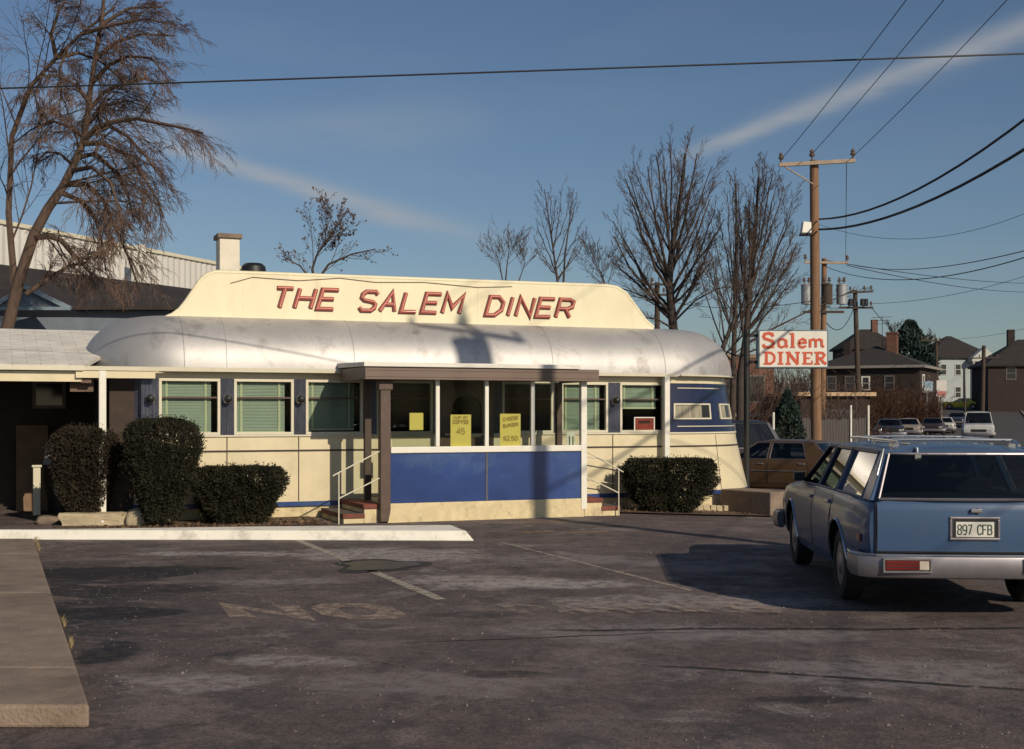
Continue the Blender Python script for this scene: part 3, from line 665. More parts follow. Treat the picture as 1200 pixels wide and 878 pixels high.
# dim room behind the glass
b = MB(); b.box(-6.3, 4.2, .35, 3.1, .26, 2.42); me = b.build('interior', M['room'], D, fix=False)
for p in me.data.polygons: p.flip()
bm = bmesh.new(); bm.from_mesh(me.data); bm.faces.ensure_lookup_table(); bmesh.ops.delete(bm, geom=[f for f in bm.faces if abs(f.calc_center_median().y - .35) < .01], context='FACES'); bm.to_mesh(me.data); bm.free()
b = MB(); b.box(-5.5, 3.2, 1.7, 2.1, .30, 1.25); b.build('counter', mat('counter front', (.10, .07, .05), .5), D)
# opaque rear panes; their blue grey colour stands in for sky light
for q in (.15, -4.2):
    b = MB(); b.box(q, q + .5, 3.05, 3.095, 1.45, 2.15); b.build('rear_window', mat('sky coloured rear pane', (.20, .25, .27), .3, var=.2), D)

# ---- glazed entrance in front of the door
yv, yd = -1.55, -1.75; sA, sB = S(445, yv), S(684, yv)
b = MB(); b.box(sA + .12, sB, yv - .03, -.02, -.15, .30); b.build('porch_base', M['foundation'], D, bevel=.015)
px_m = (570,); sm = S(570, yv)
for s0, s1 in ((sA + .17, sm - .02), (sm + .02, sB - .06)):
    b = MB(); b.box(s0, s1, yv - .012, yv + .03, .30, 1.085); b.build('apron_panel', M['blue'], D, bevel=.006)
b = MB(); b.box(sm - .02, sm + .02, yv - .02, yv + .028, .30, 1.085); b.build('panel_strip', M['steel'], D)
b = MB(); b.box(sA + .17, sB - .06, yv - .045, yv + .07, 1.087, 1.185); b.build('porch_sill', M['white'], D, bevel=.01)
for px in (512.5, 570, 624):
    s = S(px, yv); b = MB(); b.box(s - .032, s + .032, yv - .03, yv + .04, 1.187, 2.25); b.build('mullion', M['white'], D, bevel=.006)
b = MB(); b.box(sB - .06, sB + .045, yv - .04, yv + .06, .12, 2.24); b.build('corner_post', M['white'], D, bevel=.008)
sg = [sA + .17, S(512.5, yv), S(570, yv), S(624, yv), sB - .06]
for i in range(4):
    b = MB(); b.box(sg[i] + .034, sg[i+1] - .034, yv, yv + .006, 1.187, 2.24); b.build('porch_pane', M['glass'], D)
b = MB(); b.box(sA, sA + .165, yv - .05, yv + .10, .20, 2.24)
b.hexa([(sA, yv-.05, .20), (sA+.165, yv-.05, .20), (sA+.165, yv+.1, .20), (sA, yv+.1, .20)][::-1], [(sA+.0, yv-.05, .02), (sA+.13, yv-.05, .02), (sA+.13, yv+.1, .02), (sA, yv+.1, .02)][::-1])
b.box(sA - .03, sA + .195, yv - .07, yv + .12, 2.08, 2.23); b.build('porch_post', M['brown'], D, bevel=.008)
b = MB(); b.box(sA + .02, sA + .13, -.62, -.52, .30, 2.28); b.build('door_jamb', M['brown'], D, bevel=.006)
b = MB(); b.box(sB - .06, sB + .04, -.6, -.5, .30, 2.24); b.build('door_jamb', M['brown'], D, bevel=.006)
aL, aR = S(428, yd), S(677, yd); aF = S(702, yd)
b = MB(); b.box(aL, aF, yd, yd + .05, 2.24, 2.435); b.box(aL, aL + .05, yd + .052, -.24, 2.24, 2.435); b.box(aF - .05, aF, yd + .052, -.24, 2.24, 2.435)
for z in (2.285, 2.385): b.box(aL - .006, aF + .006, yd - .008, yd + .002, z - .006, z + .006)
b.build('awning_fascia', M['fascia'], D, bevel=.006)
b = MB(); b.hexa([(aL-.03, yd-.04, 2.437), (aR+.03, yd-.04, 2.437), (aR+.03, -.09, 2.46), (aL-.03, -.09, 2.46)], [(aL-.03, yd-.04, 2.505), (aR+.03, yd-.04, 2.505), (aR+.03, -.09, 2.54), (aL-.03, -.09, 2.54)])
b.build('awning', mat('white awning sheet', (.74, .71, .64), .5, var=.08, dirt=(.3, .27, .24), dscale=3, damt=.6, stretch=(.5, 1, 2)), D, bevel=.008)
b = MB(); b.box(aL + .055, aF - .055, yd + .055, -.1, 2.27, 2.285); b.build('soffit', M['brown'], D)
# steps at both ends, brick treads on cream risers
def steps(s_in, sgn):
    for k, zt in ((1, .29), (2, .15)):
        a0, a1 = sorted((s_in + sgn * .33 * (k - 1), s_in + sgn * .33 * k)); 
        b = MB(); b.box(a0 + .004, a1 - .004, yv + .08, -.06, -.2, zt - .075); stp = b.build('step', M['foundation'], D)
        b = MB(); b.box(a0 - .015, a1 + .01, yv + .06, -.05, zt - .073, zt); b.build('tread', M['brick_red'], stp, bevel=.01)
steps(sA + .10, -1); steps(sB + .05, 1)
def rail(s_top, s_bot, yl, zb, zt):
    b = MB(); r = .011
    b.tube([(s_bot, yl, .0), (s_bot, yl, zb)], r, 8)
    b.tube([(s_bot + (s_bot - s_top) * .14, yl, zb - .05), (s_bot, yl, zb), (s_top, yl, zt)], r, 8)
    b.tube([(s_bot, yl, zb - .40), (s_top, yl, zt - .42)], r, 8)
    b.build('handrail', M['trim'], D, smooth=50)
rail(sA + .02, S(397, yv), yv - .0, Zl(397, 554, yv), Zl(397, 553, yv) + .32)
rail(sB + .04, S(725, yv), yv, Zl(725, 550, yv), Zl(725, 548, yv) + .28)
rail(sB + .04, S(738, -.25), -.25, .8, 1.05)

# ---- things taped up in the windows
def poster(name, label, px0, px1, py0, py1, yl, m, lines, ink=None, th=.004):
    s0, s1, z1, z0 = S(px0, yl), S(px1, yl), Zl((px0+px1)/2, py0, yl), Zl((px0+px1)/2, py1, yl)
    b = MB(); b.box(s0, s1, yl, yl + th, z0, z1); o = b.build(name, m)
    o.matrix_world = D.matrix_basis.copy(); o.location = (0, Y0, 0); o.rotation_euler = (0, 0, TH)
    tb = MB()
    for (txt, f0, f1, fh, slope, wdt) in lines:
        wtot = (s1 - s0) * (f1[1] - f1[0]); n = sum((.25 if c in 'I.' else 1.18 if c in 'MW' else 1) for c in txt); lw = wtot / (n + .35 * (len(txt) - 1))
        ex = Vector((1, 0, slope)).normalized()
        put_text(tb, txt, (s0 + (s1 - s0) * f1[0], yl, z0 + (z1 - z0) * f0), ex, (0, 0, 1), (0, -1, 0), (z1 - z0) * fh, wdt, lw, lw * .35, 0, .0012, .0003, 0, flat=True)
    if lines: tb.build('lettering', ink or M['ink'], o)
    return o
def tagp(*a): return tag(poster(*a[:-1]), a[1], 'poster', a[-1])
tagp(*('poster', 'tall yellow poster lettered COFFEE 45 behind the entrance glass', 528, 552, 486, 525, yv + .03, M['yellow'], [('CUP OF', .87, (.16, .84), .07, .0, .016), ('COFFEE', .73, (.12, .88), .09, .0, .02), ('45', .42, (.30, .68), .16, 0, .022)]), 'yellow paper posters')
tagp(*('poster', 'tall yellow poster priced $2.50 behind the entrance glass', 586, 610, 485, 524, yv + .03, M['yellow'], [('CHEESE', .78, (.15, .88), .09, .12, .02), ('BURGER', .58, (.15, .88), .09, .12, .02), ('$2.50', .20, (.16, .84), .12, 0, .02)]), 'yellow paper posters')
tagp(*('poster', 'small square yellow notice in the entrance glass nearest the brown post', 480, 496, 484, 504, yv + .03, M['yellow'], []), 'yellow paper posters')
rs = poster('window_sign', 'red rectangular sign with white frame standing in the half open blind window', 744, 766, 490, 507, .02, M['red'], [('-', .55, (.06, .94), .30, 0, .05), ('-', .62, (.06, .94), .30, 0, .03), ('.', .06, (.40, .52), .2, 0, .03)], mat('sign dark lettering', (.09, .02, .015), .6))
tag(rs, 'red rectangular sign with white frame standing in the half open blind window', 'sign')
s0, s1, z1, z0 = S(744, .02), S(766, .02), Zl(755, 490, .02), Zl(755, 507, .02)
b = MB(); frame_ring(b, s0 - .018, s1 + .018, z0 - .02, z1 + .018, .008, .03, .018); b.build('frame', M['white'], rs)
ws = poster('window_sign', 'small white barred panel in the entrance glass beside the white corner post', 664, 674, 506, 525, yv + .03, M['white'], [('I I', .12, (.3, .8), .6, 0, .02)], M['black'])
tag(ws, 'small white barred panel in the entrance glass beside the white corner post', 'sign')
# ------------------------------------------------------------------ cars
def paint(name, c, rough=.32, metal=.25, dirt=(.10,.085,.07), damt=.35):
    return mat(name, c, rough, metal, var=.05, scale=2, coat=.25, spec=.35, dirt=dirt, dscale=2.5, damt=damt)
M['seat'] = mat('dark seat cloth', (.03, .03, .035), .9)
M['taillight'] = mat('red lamp lens', (.15, .010, .008), .2, coat=.6)
M['whitelens'] = mat('clear lamp lens', (.62, .55, .45), .2, coat=.6)
M['headlight'] = mat('headlamp glass', (.55, .56, .56), .12, .4)
M['plate'] = mat('white number plate', (.66, .64, .56), .5, var=.06)
M['plateink'] = mat('green plate ink', (.03, .07, .05), .6)
M['grille'] = mat('dark grille', (.05, .05, .05), .4, .6)
WAGON = dict(st=[(-2.43,.80,.47,.965),(-2.415,.845,.43,.985),(-2.34,.875,.36,.995),(-1.9,.90,.29,.992),(-1.3,.912,.25,.988),(0,.915,.235,.978),(1.0,.912,.235,.965),(1.15,.91,.235,.958),(1.8,.90,.245,.925),(2.2,.88,.27,.885),(2.36,.86,.32,.855),(2.42,.82,.40,.80)],
    ax=(-1.28,1.46), gy=(-2.36,1.12), pil=[(1.10,1.02,.40,.31),(.08,.01,-.02,-.09),(-.86,-.94,-.84,-.92),(-2.06,-2.375,-1.96,-2.17)],
    belt=.835, roof=.655, zr=1.395, crown=.045, ry=(.33,-2.18), ws=((1.12,.965),(.36,1.375)), rg=((-2.405,1.0),(-2.195,1.372)), doors=[(1.0,.03),(.0,-.95)], rgw=(.765,.635))
SEDAN = dict(st=[(-2.45,.80,.45,.83),(-2.42,.86,.40,.87),(-2.2,.89,.30,.90),(-1.4,.905,.25,.925),(-1.0,.91,.24,.935),(0,.915,.235,.93),(.95,.91,.235,.925),(1.15,.905,.235,.92),(1.9,.89,.25,.89),(2.25,.87,.29,.86),(2.38,.85,.36,.83),(2.43,.80,.42,.78)],
    ax=(-1.32,1.42), gy=(-1.45,.98), pil=[(.92,.86,.34,.27),(.02,-.05,-.02,-.08),(-.92,-1.42,-.78,-1.02)],
    belt=.80, roof=.60, zr=1.32, crown=.045, ry=(.30,-1.05), ws=((.98,.93),(.33,1.31)), rg=((-1.44,.935),(-1.05,1.305)), doors=[(.90,0.0),(-.04,-.98)], rgw=(.70,.56))
PICKUP = dict(st=[(-2.55,.86,.50,.98),(-2.5,.90,.46,1.06),(-1.5,.93,.40,1.08),(-.5,.94,.38,1.08),(.3,.94,.38,1.08),(.9,.93,.38,1.07),(1.2,.92,.38,1.06),(2.2,.90,.42,1.01),(2.42,.88,.48,.98),(2.48,.84,.52,.93)],
    ax=(-1.5,1.55), gy=(-.62,1.0), pil=[(.98,.90,.62,.54),(-.28,-.60,-.28,-.55)],
    belt=.84, roof=.70, zr=1.76, crown=.04, ry=(.58,-.58), ws=((1.02,1.08),(.62,1.73)), rg=((-.62,1.09),(-.585,1.72)), doors=[(.95,-.35)], rgw=(.72,.64))
def interp(st, y, k):
    if y <= st[0][0]: return st[0][k]
    for a, b in zip(st, st[1:]):
        if a[0] <= y <= b[0]: t = (y - a[0]) / (b[0] - a[0]); return a[k] * (1 - t) + b[k] * t
    return st[-1][k]
def section(w, zb, zt):                       # right half, bottom centre -> top centre
    h = zt - zb
    return [(0, zb), (w*.80, zb), (w*.93, zb+.05*h), (w*.975, zb+.18*h), (w*.995, zb+.42*h), (w, zb+.62*h), (w*.985, zb+.80*h), (w*.955, zb+.93*h), (w*.915, zt-.012), (w*.86, zt), (w*.5, zt+.018), (0, zt+.024)]
def side_pt(Sp, y, z, off=0.0, sgn=-1):
    w, zb, zt = (interp(Sp['st'], y, k) for k in (1, 2, 3)); sc = section(w, zb, zt)
    for a, b in zip(sc[1:], sc[2:]):
        if a[1] <= z <= b[1] and b[1] > a[1]: t = (z - a[1]) / (b[1] - a[1]); return Vector((sgn * (a[0]*(1-t) + b[0]*t + off), y, z))
    return Vector((sgn * (w*.9 + off), y, z))
def tilt(z): return z
def car(name, label, cat, loc, heading, Sp, body_mat, group=None, wagon=False, plate=None, detail=True, trim=True, wheelr=.33):
    T = thing(name, label, cat, loc, heading, group)
    st = Sp['st']; b = MB(); rings = []
    for y, w, zb, zt in st:
        sc = section(w, zb, zt); rings.append([(x, y, z) for x, z in sc] + [(-x, y, z) for x, z in sc[-2:0:-1]])
    fine = []
    for r0, r1 in zip(rings, rings[1:]):
        k = max(1, int(abs(r1[0][1] - r0[0][1]) / .25))
        for i in range(k): fine.append([tuple(p[j] + (q[j] - p[j]) * i / k for j in range(3)) for p, q in zip(r0, r1)])
    fine.append(rings[-1]); b.loft(fine, True, 0, True, True)
    body = b.build('body', [body_mat, M['black'], M['seat']], T)
    for p in body.data.polygons:
        c = p.center
        if p.normal.z > .7 and Sp['gy'][0] + .02 < c.y < Sp['gy'][1] - .02 and abs(c.x) < Sp['belt'] - .06 and c.z > .8: p.material_index = 2
    cb = MB()
    for ya in Sp['ax']:
        for sg in (-1, 1): cb.lathe([(wheelr + .065, sg*.52), (wheelr + .065, sg*1.3)][::sg], 28, (0, ya, wheelr + .01), 'x', 1)
    cut = cb.build('cut', [body_mat, M['black']], T)
    md = body.modifiers.new('arches', 'BOOLEAN'); md.operation = 'DIFFERENCE'; md.object = cut; md.solver = 'EXACT'
    bpy.context.view_layer.update(); dg = bpy.context.evaluated_depsgraph_get(); dg.update(); me = bpy.data.meshes.new_from_object(body.evaluated_get(dg)); body.modifiers.clear()
    body.data = me; bpy.data.objects.remove(cut)
    me.polygons.foreach_set('use_smooth', [True] * len(me.polygons)); me.set_sharp_from_angle(angle=R(32))
    # arch lips
    for ya in Sp['ax']:
        for sg in (-1, 1):
            lip = MB(); r = wheelr + .07; pts = []
            for i in range(17):
                t = math.pi * (i / 16) * 1.12 - math.pi * .06; y, z = ya + r*math.cos(t), wheelr + .01 + r*math.sin(t)
                if z > interp(st, y, 2) + .04: pts.append(side_pt(Sp, y, z, .004, sg))
            lip.tube(pts, .013, 6); lip.build('arch_lip', M['chrome'] if trim else body_mat, body, smooth=60)
    # doors on both sides: a shell a few millimetres proud, over a dark shut line
    for sg in (-1, 1):
        for (y1, y0) in Sp['doors']:
            zb = interp(st, (y0+y1)/2, 2) + .14; zt = min(interp(st, y0, 3), interp(st, y1, 3)) - .03
            def patch(o, e):
                q = MB(); ny, nz = 8, 8
                q.add([side_pt(Sp, y0 - e + (y1 - y0 + 2*e)*i/ny, zb - e + (zt - zb + 2*e)*j/nz, o, sg) for j in range(nz+1) for i in range(ny+1)],
                      [(j*(ny+1)+i, j*(ny+1)+i+1, (j+1)*(ny+1)+i+1, (j+1)*(ny+1)+i) for j in range(nz) for i in range(ny)]); return q
            d = patch(.006, -.004).build('door', body_mat, T, smooth=60)
            patch(.0025, .010).build('shut_line', M['black'], d, smooth=60)
            if detail:
                h = MB(); p = side_pt(Sp, y0 + .14, zt - .07, .008, sg); h.box(min(p.x, p.x + sg*.025), max(p.x, p.x + sg*.025), p.y - .07, p.y + .07, p.z - .018, p.z + .018); h.build('handle', M['chrome'], d, bevel=.008)
        if trim and not wagon:
            q = MB(); ys = [st[1][0] + .05 + (st[-2][0] - st[1][0] - .1) * i / 40 for i in range(41)]
            zz = .60 if wagon else .66
            run = []
            for y in ys:
                inarch = any(abs(y - ya) < math.sqrt(max(0, (wheelr+.09)**2 - (zz - wheelr)**2)) for ya in Sp['ax'])
                if inarch:
                    if len(run) > 1: q.tube(run, .011, 6)
                    run = []
                else: run.append(side_pt(Sp, y, zz, .012, sg))
            if len(run) > 1: q.tube(run, .011, 6)
            q.build('side_trim', M['dullmetal'] if not wagon else body_mat, body, smooth=60)
    # greenhouse
    bx, rx, zr = Sp['belt'], Sp['roof'], Sp['zr']
    def gp(y_b, y_t, t, sg, inn=0.0):
        zb = interp(st, y_b, 3) - .006; return Vector((sg * (bx + (rx - bx)*t - inn), y_b + (y_t - y_b)*t, zb + (zr - zb)*t))
    for sg in (-1, 1):
        for (b0, b1, t0, t1) in Sp['pil']:
            gm = MB()
            A = [gp(b0, t0, 0, sg), gp(b1, t1, 0, sg), gp(b1, t1, 0, sg, .055), gp(b0, t0, 0, sg, .055)]
            B_ = [gp(b0, t0, 1, sg), gp(b1, t1, 1, sg), gp(b1, t1, 1, sg, .055), gp(b0, t0, 1, sg, .055)]
            gm.hexa(A, B_); gm.build('pillar', body_mat, T, bevel=.008)
    y0, y1 = Sp['ry'][1], Sp['ry'][0]; rf = MB(); nx, ny = 10, 14; V1, V2 = [], []
    for j in range(ny + 1):
        y = y0 + (y1 - y0) * j / ny; ef = min(1, min(j, ny - j) / 2.0); wx = rx + .012
        for i in range(nx + 1):
            x = -wx + 2*wx*i/nx; z = zr - .004 + (Sp['crown'] * (1 - (x/wx)**2)) * (.55 + .45*ef) + .016*ef * (1 if 0 < i < nx else 0)
            V1.append((x, y, z)); V2.append((x * .985, y, zr - .035))
    n1 = (nx+1)*(ny+1); fs = []
    for j in range(ny):
        for i in range(nx):
            k = j*(nx+1)+i; fs.append((k, k+1, k+nx+2, k+nx+1)); fs.append((n1+k, n1+k+nx+1, n1+k+nx+2, n1+k+1))
    for j in range(ny):
        k = j*(nx+1); fs.append((k, k+nx+1, n1+k+nx+1, n1+k)); k += nx; fs.append((k+nx+1, k, n1+k, n1+k+nx+1))
    for i in range(nx):
        fs.append((i+1, i, n1+i, n1+i+1)); k = ny*(nx+1)+i; fs.append((k, k+1, n1+k+1, n1+k))
    rf.add(V1 + V2, fs); roof_o = rf.build('roof', body_mat, T, smooth=50)
    # side glass, bright surrounds
    for sg in (-1, 1):
        for (p, q) in zip(Sp['pil'], Sp['pil'][1:]):
            gl = MB(); A = [gp(p[1], p[3], .03, sg, .02), gp(q[0], q[2], .03, sg, .02), gp(q[0], q[2], .97, sg, .02), gp(p[1], p[3], .97, sg, .02)]
            gl.add(A, [(0,1,2,3)]); wdw = gl.build('side_window', M['carglass'], T)
            if trim:
                tr = MB(); A = [gp(p[1], p[3], .02, sg, -.003), gp(q[0], q[2], .02, sg, -.003), gp(q[0], q[2], .96, sg, -.003), gp(p[1], p[3], .96, sg, -.003)]
                tr.tube(A + [A[0]], .008, 6); tr.build('window_surround', M['dullmetal'], wdw)
    for nm, ((yb, zb), (yt, zt)), (wb, wt) in (('windscreen', Sp['ws'], (bx - .05, rx - .03)), ('rear_glass', Sp['rg'], Sp['rgw'])):
        gl = MB(); n = 8; sgn = 1 if yb > 0 else -1
        V = [(wv * (2*i/n - 1), yv_ + sgn * .05 * (1 - (2*i/n-1)**2), zv) for wv, yv_, zv in ((wb, yb, zb), (wt, yt, zt)) for i in range(n+1)]
        gl.add(V, [(i, i+1, n+2+i, n+1+i) for i in range(n)]); go = gl.build(nm, M['carglass'], T, smooth=60)
        fr = MB(); A = [Vector(p) for p in V[:n+1]] + [Vector(p) for p in V[n+1:][::-1]]
        fr.tube([p + Vector((0, sgn*.004, 0)) for p in A + [A[0]]], .012, 6); fr.build('glass_surround', M['dullmetal'], go)
    # wheels
    for ya in Sp['ax']:
        for sg in (-1, 1):
            wl = MB(); wo = interp(st, ya, 1) - .035; r = wheelr
            prof = [(r*.62, 0), (r*.80, .004), (r*.94, -.004), (r*.99, -.03), (r, -.055), (r, -.135), (r*.985, -.165), (r*.9, -.185), (r*.62, -.18)]
            wl.lathe([(a_, sg*(wo + h_)) for a_, h_ in prof], 32, (0, ya, r), 'x', 0, True); ty = wl.build('wheel', M['rubber'], T, smooth=40)
            rm = MB(); rm.lathe([(a_, sg*(wo + h_)) for a_, h_ in ((r*.63, -.01), (r*.60, -.03), (r*.5, -.045), (r*.34, -.02), (r*.28, -.005), (r*.12, .004), (.01, .006))], 28, (0, ya, r), 'x'); rm.build('hub_cap', M['dullmetal'], ty, smooth=35)
    # seats seen through the glass
    for y in ((.05, -.95) if len(Sp['doors']) > 1 else (-.2,)):
        for x in ((-.37, .37) if y > -.5 else (0,)):
            sb = MB(); wd = .24 if x else .62
            sb.hexa([(x-wd, y-.07, .80), (x+wd, y-.07, .80), (x+wd, y+.07, .80), (x-wd, y+.07, .80)], [(x-wd*.9, y-.17, 1.12), (x+wd*.9, y-.17, 1.12), (x+wd*.9, y-.07, 1.12), (x-wd*.9, y-.07, 1.12)])
            so = sb.build('seat_back', M['seat'], T, bevel=.03)
            if x: hr = MB(); hr.box(x-.13, x+.13, y-.19, y-.10, 1.14, 1.27); hr.build('headrest', M['seat'], so, bevel=.03)
    # bumpers
    for e, nm in ((0, 'rear_bumper'), (1, 'front_bumper')):
        yb = st[0][0] if e == 0 else st[-1][0]; sgn = -1 if e == 0 else 1; bm_ = MB(); prof = [(-.0, .55), (.055, .553), (.075, .535), (.085, .47), (.075, .39), (.05, .36), (-.0, .36)]
        if wagon and e == 0: prof = [(-.0, .548), (.05, .552), (.072, .540), (.082, .515), (.082, .40), (.066, .36), (-.0, .345)]
        pl = [(-.885, .36), (-.905, .16), (-.88, .05), (-.80, .0), (-.45, -.02), (0, -.03), (.45, -.02), (.80, 0), (.88, .05), (.905, .16), (.885, .36)]
        rr_ = []
        for i, (x, back) in enumerate(pl):
            a = Vector(pl[max(0, i-1)]); c = Vector(pl[min(len(pl)-1, i+1)]); q = math.hypot(c.x-a.x, c.y-a.y); nx_, ny_ = (c.y-a.y)/q, (c.x-a.x)/q
            rr_.append([(x + nx_*o, yb + sgn*(.03 - back + ny_*o), z) for o, z in prof])
        bm_.loft(rr_, True, 0, True, True); bo = bm_.build(nm, M['dullmetal'], T, smooth=30)
        if wagon and e == 0:
            hl = MB(); hl.tube([(r_[2][0], r_[2][1], r_[2][2] + .002) for r_ in rr_], .010, 6); hl.build('bumper_edge', M['chrome'], bo)
    yr, yf = st[0][0], st[-1][0]
    if wagon:
        for sg in (-1, 1):
            l = MB(); l.box(min(sg*.39, sg*.745), max(sg*.39, sg*.745), yr - .146, yr - .10, .425, .505); lo_ = l.build('taillight', M['taillight'], T, bevel=.006)
            l = MB(); l.box(min(sg*.395, sg*.47), max(sg*.395, sg*.47), yr - .1485, yr - .1465, .430, .500); l.build('reverse_lens', M['whitelens'], lo_)
            l = MB()
            for z_ in (.450, .478): l.box(min(sg*.475, sg*.74), max(sg*.475, sg*.74), yr - .1475, yr - .1455, z_ - .003, z_ + .003)
            l.build('lens_rib', M['black'], lo_)
            l = MB(); p_ = side_pt(Sp, -2.2, .66, .004, sg); l.box(min(p_.x, p_.x + sg*.012), max(p_.x, p_.x + sg*.012), -2.26, -2.12, .63, .69); l.build('marker_lamp', M['taillight'], T)
            l = MB(); l.tube([(sg*(rx + .016), y_, zr + .012) for y_ in (Sp['ry'][0] - .02, -.6, -1.4, Sp['ry'][1] + .02)] + [gp(-2.375, -2.17, .5, sg, -.006)], .010, 6); l.build('drip_rail', M['chrome'], T)
            l = MB(); frame_ring(l, min(sg*.37, sg*.765), max(sg*.37, sg*.765), .405, .522, yr - .152, yr - .10, .014); l.build('lamp_bezel', M['chrome'], lo_)
        # tailgate: pressed panel with plate recess
        tg = MB(); n = 14; rows = [(.566, 0), (.60, .006), (.75, .014), (.90, .010), (.955, .002), (.972, -.010)]
        tg.add([(-.785 + 1.57*i/n, yr - .006 - o - .030*(1 - (2*i/n-1)**2), z) for z, o in rows for i in range(n+1)], [(j*(n+1)+i, j*(n+1)+i+1, (j+1)*(n+1)+i+1, (j+1)*(n+1)+i) for j in range(len(rows)-1) for i in range(n)])
        tgo = tg.build('tailgate', body_mat, T, smooth=60)
        sl = MB(); sl.tube([(-.795 + 1.59*i/n, yr - .008 - .026*(1 - (2*i/n-1)**2), .560) for i in range(n+1)], .010, 6); sl.tube([(-.796, yr - .004, .56), (-.796, yr - .006, .8), (-.796, yr + .002, .975)], .007, 6); sl.tube([(.796, yr - .004, .56), (.796, yr - .006, .8), (.796, yr + .002, .975)], .007, 6); sl.build('shut_line', M['black'], tgo)
        fr = MB(); frame_ring(fr, -.205, .205, .665, .860, yr - .062, yr - .034, .022); fr.build('plate_bezel', M['dullmetal'], tgo, bevel=.006)
        bk = MB(); bk.box(-.185, .185, yr - .052, yr - .040, .685, .84); bk.build('plate_recess', M['black'], tgo)
        pb = MB(); pb.box(-.155, .155, yr - .060, yr - .0525, .693, .818); po = pb.build('number_plate', M['plate'], tgo, bevel=.002)
        if plate:
            tb = MB(); put_text(tb, plate, (-.140, yr - .0605, .715), (1,0,0), (0,0,1), (0,-1,0), .078, .0095, .031, .0105, 0, .0012, .0002, 0, flat=True); tb.build('lettering', M['plateink'], po)
        hd = MB(); hd.box(-.035, .055, yr - .075, yr - .04, .895, .925); hd.lathe([(.022, -.03), (.026, -.055), (.015, -.062)], 14, (.03, yr - .01, .91), 'y'); hd.build('handle', M['chrome'], tgo, bevel=.005)
        rk = MB()
        for sg in (-1, 1):
            rk.tube([(sg*.50, .05, zr+.075), (sg*.50, -.3, zr+.085), (sg*.50, -1.95, zr+.080), (sg*.50, -2.05, zr+.045)], .013, 8)
            for y in (-.2, -1.0, -1.8): rk.tube([(sg*.50, y, zr + .03), (sg*.50, y, zr+.08)], .010, 6)
            rk.box(min(sg*.47, sg*.53), max(sg*.47, sg*.53), -1.86, -1.74, zr+.02, zr+.055)
        for y in (-.35, -1.86): rk.tube([(-.50, y, zr+.088), (0, y, zr+.094), (.50, y, zr+.088)], .013, 8)
        for x in (-.36, -.22, -.08, .08, .22, .36): rk.box(x - .014, x + .014, -1.75, -.3, zr + .048, zr + .060)
        rk.build('roof_rack', M['chrome'], T, smooth=40)
        ab = MB(); ab.tube([(-.40, -2.10, zr+.03), (-.40, -2.20, zr+.022), (-.40, -2.23, zr - .05)], .012, 6); ab.box(-.425, -.375, -2.245, -2.215, zr - .075, zr - .03); ab.build('rack_hook', M['chrome'], T)
    else:
        for sg in (-1, 1):
            l = MB(); l.box(min(sg*.42, sg*.78), max(sg*.42, sg*.78), yr - .012, yr + .05, .60, .74); l.build('taillight', M['taillight'], T, bevel=.008)
        b2 = MB(); b2.box(-.155, .155, yr - .012, yr + .01, .58, .70); b2.build('number_plate', M['plate'], T)
    gr_ = MB(); gr_.box(-.45, .45, yf - .05, yf + .014, .58, .74)
    for i in range(9): gr_.box(-.44 + i*.105, -.43 + i*.105, yf + .014, yf + .02, .585, .735)
    gr_.build('grille', M['grille'], T)
    for sg in (-1, 1):
        l = MB(); l.box(min(sg*.50, sg*.76), max(sg*.50, sg*.76), yf - .06, yf + .012, .60, .735); l.build('headlight', M['headlight'], T, bevel=.012)
    if detail:
        mr_ = MB(); sg = -1; p = gp(Sp['pil'][0][0] - .18, Sp['pil'][0][2], .05, sg)
        mr_.box(p.x - .13, p.x - .015, p.y - .04, p.y + .06, p.z + .00, p.z + .09); mr_.tube([(p.x + .02, p.y, p.z + .02), (p.x - .07, p.y + .01, p.z + .04)], .015, 6); mr_.build('wing_mirror', M['black'], T, bevel=.02)
    return T

rear = Vector((3.83, 10.62, 0)); hd_ = R(-3.6); fw = Vector((-math.sin(hd_), math.cos(hd_), 0))
wc = rear + fw * 2.45
car('station_wagon', 'blue station wagon with chrome roof rack parked in the lot, its tailgate sunlit', 'car', (wc.x, wc.y, gz(wc.x, wc.y)), hd_, WAGON, paint('mid blue metallic paint', (.046, .090, .178), .38, .0), wagon=True, plate='897 CFB')
def put_car(px, Y, head, **k):
    x = (px - 600) / F * Y; return dict(loc=(x, Y, gz(x, Y)), heading=head, **k)
def C(name, label, Sp, c, px, Y, head, group=None, cat='car', **kw):
    return car(name, label, cat, ((px-600)/F*Y, Y, gz((px-600)/F*Y, Y)), head, Sp, paint(label[:14] + ' paint', c, kw.pop('rough', .4), .1), group, **kw)
C('sedan', 'brown four door sedan parked side on between the diner and the blue station wagon', SEDAN, (.075, .043, .021), 912, 30.5, R(60))
C('pickup_truck', 'dark blue pickup truck half hidden behind the dark sign post', PICKUP, (.018, .024, .042), 866, 34, R(-90) + R(4), cat='truck')
C('sedan', 'pale sedan whose roof alone shows above the blue station wagon rack', SEDAN, (.34, .36, .33), 1070, 33, R(161), detail=False)
C('sedan', 'near black sedan parked beyond the white fence posts', SEDAN, (.022, .022, .026), 1042, 80, R(165), 'cars parked along the far street', detail=False)
C('sedan', 'beige sedan showing its pale front corner behind the near black sedan', SEDAN, (.30, .235, .18), 1064, 88, R(160), 'cars parked along the far street', detail=False)
C('sedan', 'dark maroon sedan parked just before the white sedan up the street', SEDAN, (.045, .028, .034), 1093, 97, R(160), 'cars parked along the far street', detail=False)
C('sedan', 'white sedan parked along the far kerb under the billboards', SEDAN, (.58, .56, .50), 1106, 107, R(159), 'cars parked along the far street', detail=False)
